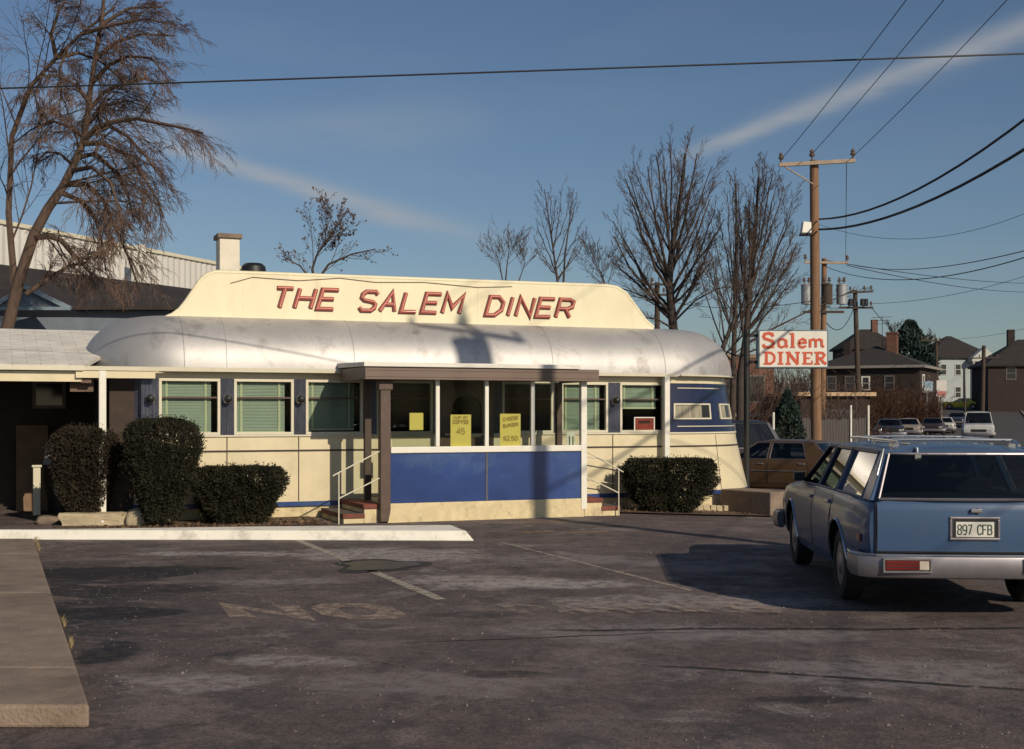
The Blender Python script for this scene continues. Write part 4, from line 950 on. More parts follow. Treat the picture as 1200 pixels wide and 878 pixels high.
C('sedan', 'slate blue sedan farthest up the line behind the white sedan', SEDAN, (.04, .05, .085), 1122, 118, R(158), 'cars parked along the far street', detail=False)
C('pickup_truck', 'white pickup truck driving down the street with its dark windscreen facing us', PICKUP, (.55, .55, .54), 1146, 79, R(161), cat='truck', detail=False)
C('sedan', 'bright yellow sedan crossing side on in front of the pale house', SEDAN, (.78, .60, .03), 1127, 160, R(70), cat='car', detail=False)
# ------------------------------------------------------------------ bare trees
def rv(a=1.0): return Vector((rnd.uniform(-a, a), rnd.uniform(-a, a), rnd.uniform(-a, a)))
def turned(d, ang, az=None):
    a = d.orthogonal().normalized(); b = d.cross(a); az = rnd.uniform(0, 2*math.pi) if az is None else az
    return (d * math.cos(ang) + (a * math.cos(az) + b * math.sin(az)) * math.sin(ang)).normalized()
def limb(MBs, pts, r0, r1, lvl, P):
    n = len(pts); mb = MBs[0] if lvl < 2 else MBs[1]
    mb.tube(pts, [r0 + (r1 - r0) * (i/(n-1))**.8 for i in range(n)], (9, 6, 4, 3, 3)[min(lvl, 4)], lvl < 2)
    if lvl >= P['max']:
        if P.get('buds') and rnd.random() < P['buds']: 
            c = pts[-1]; s_ = rnd.uniform(.03, .07)
            for q in range(3): d = rv().normalized() * s_; e = d.orthogonal().normalized() * s_ * .6; mb.add([c - d, c + e, c + d, c - e], [(0,1,2,3)])
        return
    nc = P['n'][lvl]; nc = max(1, int(nc * rnd.uniform(.8, 1.25) + .5)) if lvl else nc
    Ltot = sum((pts[i+1] - pts[i]).length for i in range(n-1))
    for k in range(nc):
        t = P['t0'][lvl] + (1 - P['t0'][lvl]) * ((k + rnd.random()) / nc); f = t * (n - 1); i = min(int(f), n - 2); p = pts[i].lerp(pts[i+1], f - i)
        d = (pts[i+1] - pts[i]).normalized(); d = turned(d, R(P['ang'][lvl]) * rnd.uniform(.7, 1.3))
        L_ = (P['len0'] if lvl == 0 else Ltot) * P['ratio'][lvl] * rnd.uniform(.65, 1.15) * (1.15 - .55 * t)
        rr = max(P['rmin'], (r0 + (r1 - r0) * t) * P['rr'][lvl])
        grow(MBs, p, d, L_, rr, lvl + 1, P)
def grow(MBs, p, d, L_, r, lvl, P):
    ns = (8, 6, 5, 4, 3)[min(lvl, 4)]; pts = [p]
    for i in range(ns):
        d = (d + rv(P['wig'][min(lvl, 4)]) + Vector((0, 0, P['trop'][min(lvl, 4)]))).normalized(); pts.append(pts[-1] + d * L_ / ns)
    limb(MBs, pts, r, max(P['rmin'] * .7, r * .35), lvl, P)
UP = dict(max=4, n=(15, 8, 6, 4), t0=(.28, .18, .15, .15), ang=(38, 34, 34, 32), ratio=(.46, .5, .48, .5), rr=(.36, .42, .5, .6), wig=(.04, .06, .09, .13, .16), trop=(.03, .07, .07, .06, .04), rmin=.0085)
def tree(label, base, pts, r0, P, bark, twig, group=None, extra=()):
    T = thing('bare_tree', label, 'tree', base, 0, group); a, c = MB(), MB(); B = Vector(base)
    q = [Vector(p) - B for p in pts]; P = dict(P); P.setdefault('len0', sum((q[i+1]-q[i]).length for i in range(len(q)-1)))
    limb((a, c), q, r0, r0 * .22, 0, P)
    for ex, er, el in extra: limb((a, c), [Vector(p) - B for p in ex], er, er * .3, el, P)
    a.build('trunk', bark, T, smooth=60); c.build('crown', twig, T, fix=False)
    return T
def px_tree(label, D, base_px, path, r0, P, bark=None, twig=None, group=None, stems=(), fan=None):
    bx = (base_px - 600) / F * D; z0 = gz(bx, D)
    pts = [Vector((bx, D, z0))] + [at(px, py, D) for px, py in path]
    ex = []
    for st_ in stems:
        ex.append(([at(px, py, D + st_[0]) for px, py in st_[1]], st_[2], 0 if len(st_) < 4 else st_[3]))
    if fan:
        cx, cy, rx, ry, n, r, yb, yt = fan
        for k in range(n):
            ph = R(205 - 230 * (k + rnd.uniform(.1, .9)) / n); dep = rnd.uniform(-.85, .85); q = rnd.uniform(.84, 1.04) * math.sqrt(1 - .55 * dep * dep)
            tx, ty, tD = cx + rx * math.cos(ph) * q, cy - ry * math.sin(ph) * q, D + dep * rx * D / F * 1.1
            f = min(.95, .06 + .52 * max(0, math.sin(ph)) ** 1.3 * rnd.uniform(.5, 1.1) + rnd.uniform(0, .16)); by = yb + (yt - yb) * f
            bp_ = None
            for a_, b_ in zip(path, path[1:]):
                if b_[1] <= by <= a_[1]: bp_ = a_[0] + (b_[0] - a_[0]) * (a_[1] - by) / max(1e-6, a_[1] - b_[1])
            b0 = at(bp_ if bp_ is not None else path[0][0], by, D); t0 = at(tx, ty, tD); c0 = b0.lerp(t0, .55); c0.z = b0.z + (t0.z - b0.z) * rnd.uniform(.34, .46)
            ex.append(([b0.lerp(c0, u).lerp(c0.lerp(t0, u), u) + rv(.05) * (0 if u in (0, 1) else 1) for u in (0, .18, .36, .54, .7, .85, 1)], r * rnd.uniform(.7, 1.1) * (1.15 - .45 * f), 1))
    return tree(label, (bx, D, z0), pts, r0, P, bark or M['bark_dark'], twig or M['twig_dark'], group, ex)
rnd.seed(11)
U1 = dict(UP); U1.update(n=(16, 10, 6, 3), t0=(.36, .16, .12, .15), ratio=(.42, .50, .46, .42), ang=(36, 30, 30, 28), wig=(.03, .045, .06, .09, .12), rmin=.0062)
U2 = dict(UP, n=(15, 8, 5, 3), t0=(.35, .15, .1, .15), ratio=(.28, .48, .46, .42), ang=(42, 32, 30, 28), wig=(.03, .05, .07, .1, .12), rmin=.0062)
FAN = dict(UP, n=(5, 11, 6, 3), t0=(.6, .14, .12, .15), ratio=(.18, .30, .46, .45), ang=(30, 32, 30, 28), wig=(.02, .05, .06, .08, .10), trop=(.02, .06, .06, .05, .04), rmin=.0055)
px_tree('tall bare tree with broad fan crown rising behind the silver roof end', 45, 800, [(790, 395), (784, 330), (788, 290), (794, 255), (799, 220), (803, 180)], .20, dict(FAN, len0=9.0), fan=(784, 268, 66, 102, 25, .062, 388, 225), stems=[(.2, [(788, 372), (765, 352), (735, 340), (702, 332)], .045, 1), (-.6, [(790, 386), (770, 374), (740, 370), (715, 373)], .04, 1), (.6, [(789, 378), (815, 352), (842, 338), (868, 334)], .045, 1)])
px_tree('slender bare tree nearest the silver roof end among the three behind it', 47, 858, [(859, 440), (861, 380), (862, 330), (863, 290), (863, 245), (862, 215)], .13, dict(FAN, len0=9, n=(6, 8, 5, 3)), fan=(859, 300, 36, 82, 13, .036, 420, 270), stems=[(.3, [(860, 425), (840, 405), (815, 398), (792, 402)], .03, 1), (-.4, [(860, 415), (880, 400), (902, 396)], .03, 1)])
px_tree('forked bare tree just left of the tall crossarm pole', 43, 868, [(868, 440), (875, 392), (879, 330), (884, 285), (887, 245), (889, 208)], .17, dict(FAN, len0=10), fan=(898, 292, 40, 92, 19, .052, 420, 250), stems=[(.2, [(872, 405), (900, 388), (945, 366), (1000, 340)], .05, 1), (-.2, [(872, 415), (905, 402), (940, 395)], .035, 1), (.5, [(871, 420), (850, 412), (830, 420), (815, 438)], .03, 1)])
px_tree('bare leaning sapling beside the dark sign post', 41, 840, [(838, 440), (848, 405), (862, 370), (864, 345)], .14, dict(U2, len0=7, n=(8, 6, 5, 3), ratio=(.45, .5, .5, .5)))
px_tree('thin two stemmed bare tree above the letters of the roof sign', 58, 655, [(654, 335), (648, 290), (642, 250), (638, 222)], .075, dict(FAN, len0=7, n=(6, 7, 4, 2)), fan=(655, 275, 33, 62, 12, .032, 340, 250), stems=[(.5, [(660, 335), (662, 300), (667, 262), (671, 228)], .055, 0)])
px_tree('low cluster of bare stems left of the two stemmed tree', 55, 592, [(590, 335), (586, 312), (580, 292)], .05, dict(U2, len0=5, n=(9, 5, 3, 2), ratio=(.35, .5, .5, .5), t0=(.5, .15, .1, .1)), stems=[(.3, [(592, 335), (594, 312), (597, 290)], .04, 0), (.2, [(606, 335), (612, 318), (616, 308)], .03, 0)])
px_tree('small bare tree with clustered buds leaning right above the word THE', 50, 372, [(370, 345), (366, 315), (371, 300), (380, 284), (390, 274)], .08, dict(U2, len0=5.6, n=(13, 6, 4, 2), ratio=(.40, .5, .5, .5), t0=(.42, .15, .1, .1), ang=(40, 34, 32, 30), buds=.75), stems=[(.3, [(368, 335), (385, 310), (412, 298), (440, 292)], .07, 1), (-.3, [(369, 335), (352, 312), (330, 300)], .05, 1)])
px_tree('low twiggy bare tree between the roof sign end and the tall fan tree', 52, 712, [(711, 345), (708, 330), (704, 318)], .06, dict(U2, len0=5, n=(12, 6, 4, 3), ratio=(.5, .5, .5, .5), t0=(.4, .15, .1, .1)))
for k, (lb, px, D_, h) in enumerate((('hazy bare tree beyond the hip roof of the brick house', 1046, 190, 10.5), ('bare tree behind the dark roofs right of the far conifer', 1090, 195, 9.5), ('low bare tree left of the hip roofed brick house', 985, 120, 6.0))):
    x = (px - 600) / F * D_; z = gz(x, D_)
    tree(lb, (x, D_, z), [(x, D_, z), (x + .3, D_, z + h*.4), (x, D_, z + h*.75), (x + .2, D_, z + h)], .15, dict(U2, len0=h, max=3, n=(22, 9, 6), rmin=.022), M['bark_dark'], M['twig_dark'])
# big willow-like tree at the frame edge: limbs traced in the tree's own plane, twigs weep
WP = dict(max=4, n=(8, 14, 10, 5), t0=(.3, .08, .1, .15), ang=(48, 40, 32, 26), ratio=(.5, .46, .52, .50), rr=(.3, .32, .5, .6), wig=(.05, .09, .10, .11, .13), trop=(0, -.02, -.07, -.13, -.16), rmin=.0042, len0=4.5)
Dw = 27.5
def W_(lst, dy): return [at(px, py, Dw + dy * i / max(1, len(lst)-1)) for i, (px, py) in enumerate(lst)]
bx = (8 - 600) / F * Dw
trunk = [Vector((bx - .6, Dw, 0)), at(5, 400, Dw), at(22, 330, Dw), at(40, 275, Dw), at(56, 245, Dw), at(74, 219, Dw), at(88, 190, Dw), at(98, 165, Dw), at(103, 135, Dw), at(106, 105, Dw), at(112, 65, Dw), at(120, 20, Dw), at(124, -40, Dw)]
ex = [([at(18, 345, Dw), at(10, 250, Dw+.3), at(14, 160, Dw+.5), at(36, 101, Dw+.5), at(66, 68, Dw+.4), at(95, 40, Dw+.2), at(135, 8, Dw)], .085, 1),
      (W_([(98, 166), (112, 150), (132, 143), (160, 139), (190, 145), (215, 150), (238, 156)], -1.5), .07, 1),
      (W_([(100, 160), (128, 148), (150, 160), (172, 185), (190, 210)], .8), .06, 1),
      (W_([(96, 168), (120, 168), (150, 182), (170, 210), (185, 235), (192, 255)], -1.0), .065, 1),
      (W_([(90, 185), (112, 180), (135, 200), (150, 228), (158, 262)], 1.3), .06, 1),
      (W_([(84, 200), (108, 196), (130, 215), (141, 250), (146, 285)], -2), .06, 1),
      (W_([(76, 216), (102, 216), (122, 235), (134, 265), (150, 300), (160, 330)], -.7), .07, 1),
      (W_([(70, 225), (96, 236), (112, 256), (120, 285), (124, 318)], 1.0), .06, 1),
      (W_([(40, 278), (58, 277), (72, 282), (88, 300), (104, 318), (122, 330)], -1.2), .08, 1),
      (W_([(30, 345), (55, 328), (80, 312), (100, 308), (112, 296)], .8), .06, 1),
      (W_([(104, 130), (122, 108), (145, 98), (170, 92), (192, 100)], .9), .055, 1),
      (W_([(104, 120), (90, 100), (70, 90), (52, 88)], -1.0), .05, 1),
      (W_([(107, 98), (128, 76), (150, 66), (178, 68), (190, 84)], -.9), .055, 1),
      (W_([(111, 70), (135, 50), (165, 40), (205, 42)], .6), .055, 1),
      (W_([(97, 160), (80, 148), (62, 142), (46, 150), (36, 165)], -1.0), .05, 1),
      (W_([(86, 194), (70, 180), (55, 178), (42, 190)], 1.0), .045, 1),
      (W_([(118, 30), (150, 10), (190, 8)], .4), .05, 1), (W_([(66, 68), (92, 62), (118, 72), (140, 92)], .9), .05, 1), (W_([(80, 54), (70, 80), (72, 110), (66, 135)], -.8), .04, 1), (W_([(95, 40), (130, 30), (170, 22), (208, 30)], -.8), .05, 1), (W_([(52, 85), (40, 110), (50, 140)], .6), .035, 1), (W_([(100, 150), (120, 125), (150, 118), (178, 128)], 1.2), .045, 1), (W_([(66, 68), (60, 40), (70, 10), (90, -20)], -.4), .06, 1)]
rnd.seed(5)
tree('large weeping bare tree leaning in over the tiled annex', (bx - .6, Dw, 0), trunk, .15, WP, M['bark'], M['twig'], None, ex)

# ------------------------------------------------------------------ clipped shrubs
def shrub(label, name, base, prof, leaf, n, size=.05, stem=True, top_round=.5, seed=1, core_mat=None, holes=0.0):
    """prof: (height, half-width x, half-depth y); leaves fill the outer part, dark stems within"""
    rr = random.Random(seed); T = thing(name, label, 'shrub' if 'shrub' in name else 'tree', base); mb = MB(); H = prof[-1][0]
    def dim(z):
        for a, b in zip(prof, prof[1:]):
            if a[0] <= z <= b[0]: t = (z - a[0]) / max(1e-6, b[0] - a[0]); return a[1]*(1-t)+b[1]*t, a[2]*(1-t)+b[2]*t
        return prof[-1][1:]
    z00 = prof[0][0]; off = rr.uniform(0, 50)
    for i in range(n):
        z = z00 + (H - z00) * rr.random() ** .85; a = rr.uniform(0, 2*math.pi); q = (.45 + .55 * rr.random() ** .35)
        if rr.random() < .22: z = H - (H - z00) * .06 * rr.random(); q = math.sqrt(rr.random())
        rx, ry = dim(z); x, y = math.cos(a), math.sin(a); k = (abs(x)**3 + abs(y)**3) ** (-1/3)
        bump = 1 + .24 * noise.noise((x*2 + off, y*2, z*2.2)) +   .13 * noise.noise((x*7 + off, y*7, z*7)) + .05 * rr.uniform(-1, 1)
        p = Vector((x*k*rx*q*bump, y*k*ry*q*bump, z + .05*noise.noise((x*5, y*5, off))))
        if holes and noise.noise(p * 3.0 + Vector((off, 0, 0))) > .35 - holes and q > .8: continue
        if rr.random() < .02: p += (p - Vector((0, 0, H*.4))).normalized() * rr.uniform(.02, .09)
        d = (p - Vector((0, 0, H*.45))).normalized() + rv(.9); d = d.normalized() if d.length > .01 else Vector((0,0,1))
        u = d * size * rr.uniform(.6, 1.4); v = d.cross(rv()).normalized() * size * rr.uniform(.25, .45)
        mb.add([p - u, p + v, p + u, p - v], [(0,1,2,3)])
    mb.build('foliage', leaf, T, fix=False)
    if stem:
        s_ = MB()
        for k in range(6):
            a = 2*math.pi*k/6; s_.tube([(0, 0, -.1), (math.cos(a)*.05, math.sin(a)*.05, H*.25), (math.cos(a)*.25*prof[1][1]*2, math.sin(a)*.2, H*.6)], [.035, .025, .012], 6)
        s_.build('trunk', M['bark_dark'], T)
    return T
def shp(px, yl): q = world(S(px, yl), yl); return Vector((q.x, q.y, gz(q.x, q.y)))
p = shp(190, -.85)
shrub('tall round topped clipped evergreen shrub beside the white downspout', 'evergreen_shrub', (p.x, p.y, 0), [(.10, .24, .22), (.4, .34, .32), (.8, .48, .44), (1.15, .56, .48), (1.4, .55, .46), (1.54, .46, .38), (1.62, .28, .25)], M['yew'], 42000, .024, seed=3)
p = shp(280, -.75); shrub('low flat topped clipped shrub under the second window', 'evergreen_shrub', (p.x, p.y, 0), [(.02, .42, .3), (.25, .58, .42), (.6, .69, .5), (.78, .69, .5), (.87, .61, .42)], M['yew'], 42000, .024, seed=4)
p = shp(786, -.75); shrub('flat topped clipped shrub below the red window sign', 'evergreen_shrub', (p.x, p.y, p.z), [(.03, .40, .3), (.25, .60, .42), (.55, .78, .5), (.84, .77, .5), (.95, .66, .44)], M['yew'], 46000, .025, seed=5)
p = shp(100, .0); shrub('bronzed shaggy shrub around the foot of the white downspout', 'evergreen_shrub', (p.x, p.y, 0), [(.06, .26, .26), (.4, .36, .34), (.9, .46, .4), (1.2, .50, .42), (1.38, .44, .36), (1.48, .28, .22)], M['yew_brown'], 30000, .026, seed=6)
p = at(923, 500, 48); shrub('dark blue green conifer in front of the brick wall beside the sign', 'conifer_tree', (p.x, 48, gz(p.x, 48)), [(.2, .5, .5), (.6, .66, .66), (1.2, .62, .6), (1.8, .48, .48), (2.4, .24, .24), (2.75, .05, .05)], M['conifer'], 6000, .08, seed=8)
x = (1066-600)/F*172; shrub('tall dark conifer on the skyline above the brick house', 'conifer_tree', (x, 172, gz(x, 172)), [(1.5, 2.6, 2.6), (4.5, 3.6, 3.6), (7, 3.0, 3.0), (9.3, 1.8, 1.8), (11.2, .4, .4)], M['conifer'], 6000, .42, seed=9, holes=.12)
for k, (px, D_, h, wd) in enumerate(((1022, 98, 3.6, 2.2), (1045, 103, 4.3, 2.8), (1072, 100, 3.2, 2.2), (1008, 60, 1.5, 1.2))):
    x = (px-600)/F*D_; rnd.seed(30+k); a, c = MB(), MB(); T = thing('bare_shrub', ('rust brown bare shrub right of the white fence posts', 'widest rust brown bare shrub in front of the brick house', 'rust brown bare shrub above the beige sedan', 'low rust brown bare shrub at the board fence end')[k], 'shrub', (x, D_, gz(x, D_)))
    for q in range(int(34*wd)):
        d = Vector((rnd.uniform(-.6, .6), rnd.uniform(-.6, .6), 1)).normalized(); grow((a, c), Vector((rnd.uniform(-wd, wd)*.7, rnd.uniform(-.6, .6), 0)), d, h*rnd.uniform(.6, 1), .022, 2, dict(max=4, n=(0, 0, 6, 4), t0=(0, 0, .2, .2), ang=(0, 0, 32, 32), ratio=(0, 0, .45, .5), rr=(0, 0, .6, .6), wig=(0, 0, .12, .15, .2), trop=(0, 0, .03, .03, .03), rmin=.014))
    c.build('crown', M['rust'], T, fix=False)
for k, (px, D_, h, wd, lb) in enumerate(((905, 52, 4.6, 1.5, 'tangled bare thicket under the pole sign in front of the brick wall'), (985, 53, 3.4, 1.3, 'thin bare thicket between the utility poles over the board fence'), (838, 50, 4.2, 1.2, 'thin bare thicket hidden behind the rounded blue diner end'))):
    x = (px-600)/F*D_; rnd.seed(60+k); a, c = MB(), MB(); T = thing('bare_shrub', lb, 'shrub', (x, D_, gz(x, D_)))
    for q in range(22):
        d = Vector((rnd.uniform(-.5, .5), rnd.uniform(-.4, .4), 1)).normalized(); grow((a, c), Vector((rnd.uniform(-wd, wd)*.7, rnd.uniform(-.5, .5), 0)), d, h*rnd.uniform(.55, 1), .022, 2, dict(max=4, n=(0, 0, 7, 4), t0=(0, 0, .15, .2), ang=(0, 0, 42, 36), ratio=(0, 0, .42, .5), rr=(0, 0, .6, .6), wig=(0, 0, .10, .15, .2), trop=(0, 0, .02, .02, .0), rmin=.008))
    c.build('crown', M['twig'], T, fix=False)
# ------------------------------------------------------------------ poles, sign, wires
def insul(mb, p, s=1.0): mb.lathe([(.02*s, 0), (.02*s, .08*s), (.06*s, .09*s), (.07*s, .13*s), (.04*s, .16*s), (.055*s, .19*s), (.03*s, .24*s)], 10, p)
def pole(label, px0, D_, px1, py1, r0, r1, bark, arms=(), group='utility poles', braces=True):
    x = (px0-600)/F*D_; z0 = gz(x, D_); T = thing('utility_pole', label, 'utility pole', (x, D_, z0), 0, group); B = Vector((x, D_, z0)); top_ = at(px1, py1, D_) - B
    b = MB(); b.tube([Vector((0,0,-.3)).lerp(top_, i/6) for i in range(7)], [r0 + (r1-r0)*i/6 for i in range(7)], 14); b.build('pole', bark, T, smooth=50)
    for (pa, ya, pb, yb, w_) in arms:
        A, E = at(pa, ya, D_) - B, at(pb, yb, D_) - B; A.y -= .2; E.y -= .2; d = (E - A).normalized(); up = Vector((0, 0, w_))
        b = MB(); yo = Vector((0, w_*.8, 0)); b.hexa([A-up-yo, E-up-yo, E-up+yo, A-up+yo], [A+up-yo, E+up-yo, E+up+yo, A+up+yo]); ao = b.build('crossarm', M['arm'] if bark is M['wood'] else M['wood_dark'], T, bevel=.01)
        for f in ((.03, .97) if bark is M['wood'] else (.06, .28, .72, .94)): ib = MB(); insul(ib, A.lerp(E, f) + up, 1.2); ib.build('insulator', M['ceramic'], ao)
    return T, B, top_
T1, B1, top1 = pole('tall brown utility pole with one crossarm and floodlight above the diner sign', 957, 37, 954, 188, .165, .125, M['wood'], [(911, 195, 1000, 190, .055)])
b = MB(); c = at(954, 192, 37) - B1
b.tube([c + Vector((-.9, -.2, -.12)), c + Vector((-.05, -.14, -.62))], .022, 6); b.build('brace', M['arm'], T1)
b = MB(); insul(b, top1 + Vector((-.06, 0, 0)), 1.3); b.build('insulators', M['ceramic'], T1)
b = MB(); c = at(943, 268, 37) - B1; b.hexa([c + Vector((-.16, -.35, -.17)), c + Vector((.12, -.35, -.17)), c + Vector((.12, -.02, -.17)), c + Vector((-.16, -.02, -.17))], [c + Vector((-.10, -.28, .17)), c + Vector((.13, -.28, .15)), c + Vector((.13, -.02, .15)), c + Vector((-.10, -.02, .17))]); fl = b.build('floodlight', M['white'], T1, bevel=.02)
b = MB(); b.tube([c + Vector((.1, -.1, -.18)), c + Vector((.25, 0, -.2))], .03, 8); b.box(c.x - .17, c.x + .12, c.y - .36, c.y - .0, c.z - .22, c.z - .175); b.build('bracket', M['black'], fl)
T2, B2, top2 = pole('utility pole carrying three grey transformer cans', 963, 55, 966, 303, .15, .11, M['wood'], [(941, 308, 993, 309, .05)])
for k, (px, col_) in enumerate(((943, 'galv'), (966, 'wood_dark'), (984, 'galv'))):
    c = at(px, 346, 55) - B2; b = MB(); c.y -= .35 if k != 1 else .45
    b.lathe([(.05, -.44), (.23, -.42), (.235, .36), (.25, .37), (.25, .41), (.10, .47)], 18, tuple(c)); tr_ = b.build('transformer', M['galv'] if col_ == 'galv' else M['wood_dark'], T2, smooth=40)
    for o_ in (-.1, .1): b = MB(); insul(b, c + Vector((o_, 0, .44)), 1.2); b.build('bushing', M['ceramic'], tr_)
b = MB(); c = at(966, 366, 55) - B2; b.box(c.x - .95, c.x + .8, c.y - .2, c.y - .1, c.z - .05, c.z + .05); b.build('transformer_bracket', M['wood_dark'], T2)
T3, B3, top3 = pole('dark utility pole with double crossarms in front of the brick house', 1008, 70, 1002, 340, .16, .12, M['wood_dark'], [(985, 344, 1022, 342, .05), (982, 361, 1022, 361, .055)])
for px in (995, 999, 1009, 1013): b = MB(); c = at(px, 355, 70) - B3; c.y -= .3; b.lathe([(.05, -.2), (.13, -.18), (.13, .16), (.05, .2)], 10, tuple(c)); b.build('cutout_fuse', M['black'], T3)
pole('short looking dark pole with double crossarms behind the roof sign end', 771, 62, 770, 331, .15, .12, M['wood_dark'], [(754, 334, 789, 334, .05), (758, 346, 785, 346, .05)])
pole('slim dark pole with one crossarm beside the billboards', 1099, 120, 1097, 396, .16, .12, M['wood_dark'], [(1078, 399, 1102, 400, .07)])
pole('thin far pole in front of the pale house', 1131, 150, 1130, 432, .13, .10, M['wood_dark'], [])
pole('thick far pole at the street corner right of the yellow sedan', 1151, 140, 1153, 405, .26, .2, M['wood_dark'], [(1138, 420, 1170, 419, .07)])
sh = Vector((.595, -.803, 0)); pp = Vector((.74, 20.6, 0)) + sh * 14
T0 = thing('utility_pole', 'weathered roadside utility pole standing in the sun beyond the station wagon', 'utility pole', tuple(pp), 0, 'utility poles')
b = MB(); b.tube([(0, 0, -.3), (0, 0, 5), (0, 0, 12.3)], [.17, .155, .12], 14); b.build('pole', M['wood'], T0, smooth=50)
b = MB(); b.box(-1.1, 1.1, -.2, -.1, 11.85, 11.95); b.build('crossarm', M['arm'], T0); 
for q_ in ((-1.03, -.15, 11.95), (1.03, -.15, 11.95), (0, 0, 12.3)): b = MB(); insul(b, q_); b.build('insulator', M['ceramic'], T0)
for x_ in (-.30,):
    b = MB(); b.lathe([(.05, 10.75), (.22, 10.77), (.225, 11.50), (.24, 11.51), (.24, 11.55), (.1, 11.6)], 18, (x_, -.12, 0)); b.build('transformer', M['galv'], T0, smooth=40)
def wire(label, A, E, sag, r=.012, n=22, group='overhead wires', cat='wire', name='power_line', ext=1):
    A, E = Vector(A), Vector(E); pts = []
    if ext > 1: E = A + (E - A) * ext; E.z += 4 * sag * ext * (ext - 1); sag *= ext * ext; n *= 2
    for i in range(n + 1):
        t = i / n; p = A.lerp(E, t); p.z -= 4 * sag * t * (1 - t); pts.append(p - A)
    b = MB(); b.tube(pts, r, 6); o = b.build(name, M['wire'], None, smooth=60); o.location = A; return tag(o, label, cat, group)
aL_, aC_, aR_ = at(914, 189, 36.8), at(952, 180, 37), at(997, 186, 36.8)
wire('thin wire rising right from the left end of the tall pole crossarm', aL_, pp + Vector((-1.03, 0, 12.15)), .35, .010)
wire('thin wire rising right from the top of the tall pole', aC_, pp + Vector((0, 0, 12.5)), .35, .010)
wire('thin wire rising right from the right end of the tall pole crossarm', aR_, pp + Vector((1.03, 0, 12.15)), .35, .010)
wire('thick black cable sagging steeply to the tall pole, the higher of the pair', at(960, 257, 36.8), pp + Vector((0, -.1, 9.3)), 1.5, .026)
wire('thick black cable sagging to the tall pole, the lower of the pair', at(960, 269, 36.8), pp + Vector((0, -.1, 8.1)), 1.25, .030)
wire('long single wire crossing the whole sky above the diner', at(-2500, 173.6, 16), at(4350, -65.4, 16), .20, .011)
wire('vertical thin wire hanging from the tall pole crossarm to the transformer pole', at(992, 192, 37), at(991, 309, 54.8), .0, .010)
wire('grey wire leaving the transformer pole crossarm to the right', at(992, 309, 54.7), at(1290, 268, 26), .5, .012, ext=2)
wire('second grey wire leaving the transformer pole to the right', at(966, 312, 54.8), at(1290, 270, 27), .8, .014, ext=2)
wire('drooping wire from the transformer pole running back down the street', at(966, 305, 54.8), at(1260, 330, 120), .5, .018, ext=2)
wire('lower drooping wire running back down the street', at(992, 311, 54.8), at(1260, 338, 122), .7, .018, ext=2)
wire('faint wire climbing right from the double crossarm pole', at(1020, 356, 70), at(1290, 290, 60), .6, .011, ext=2)
wire('faint high wire climbing right from the tall pole', at(957, 262, 37), at(1290, 205, 30), .9, .006, ext=2)
wire('low wire between the transformer pole and the double crossarm pole', at(962, 368, 54.8), at(1000, 362, 69.8), .9, .02)
wire('wire drooping from the double crossarm pole toward the far slim pole', at(1021, 360, 69.8), at(1097, 398, 119.8), 1.2, .018)
wire('faint low wire running right from the far slim pole', at(1100, 398, 119.8), at(1300, 355, 80), .6, .012, ext=2)
wire('service wire from the tall pole across the bare trees', at(955, 352, 37), at(700, 318, 60), .8, .010)
# the pole sign
Ds = 26.0; x = (875-600)/F*Ds; zg = gz(x, Ds)
T = thing('pole_sign', 'white lightbox sign reading Salem DINER hung from a dark steel post', 'sign', (x, Ds, zg)); B = Vector((x, Ds, zg))
b = MB(); b.tube([(0, 0, -.2), (0, 0, at(875, 386, Ds).z - zg)], .062, 14); b.build('post', M['black'], T, smooth=50)
q0, q1 = at(887, 387, Ds) - B, at(969, 432, Ds) - B; dpt = .24
b = MB(); b.box(q0.x, q1.x, -dpt/2, dpt/2, q1.z, q0.z); cab = b.build('cabinet', M['signbox'], T, bevel=.012)
b = MB(); b.box(q0.x + .03, q1.x - .03, -dpt/2 - .012, -dpt/2 + .01, q1.z + .03, q0.z - .03); b.build('face', M['signface'], cab)
b = MB(); b.box(.0, q0.x + .05, -.03, .03, q0.z - .14, q0.z - .08); b.box(.0, q0.x + .05, -.03, .03, q1.z + .10, q1.z + .16); b.build('bracket', M['black'], T)
def sp_(px, py): v = at(px, py, Ds) - B; return v.x, v.z
tb = MB(); yf_ = -dpt/2 - .0135
SER = {}
def stroke(pl, wd, k=[0]):
    k[0] += 1; q = [sp_(*p) for p in pl]; Lf, Rt, cl = ribbon(q, wd); n = len(Lf); yy = yf_ - .0003 * (k[0] % 40)
    tb.add([(p.x, yy, p.y) for p in Lf] + [(p.x, yy, p.y) for p in Rt], [(i, (i+1) % n, n+(i+1) % n, n+i) for i in range(n if cl else n-1)])
# lower line, heavy slab capitals
yt, yb_ = 413.0, 427.5
def slab(x0, x1, y): stroke([(x0, y), (x1, y)], .035)
def stem(x, w_=.062): stroke([(x, yt), (x, yb_)], w_)
stem(896.5); slab(893, 900, yt+.6); slab(893, 900, yb_-.6); stroke([(897, yt+.7), (902, yt+1), (905.5, yt+4), (906, 420), (905.5, yb_-4), (902, yb_-1), (897, yb_-.7)], .052)
stem(913); slab(909.5, 916.5, yt+.6); slab(909.5, 916.5, yb_-.6)
stem(922, .05); stem(933, .05); stroke([(921.5, yt), (933.5, yb_)], .066); slab(919, 925, yt+.6); slab(930, 936, yt+.6); slab(919, 925, yb_-.6)
stem(941.5); slab(938.5, 950, yt+.8); slab(938.5, 950, yb_-.8); slab(941.5, 947.5, 420.2); stroke([(949.6, yt), (949.6, yt+4)], .03); stroke([(949.8, yb_-4.5), (949.8, yb_)], .03)
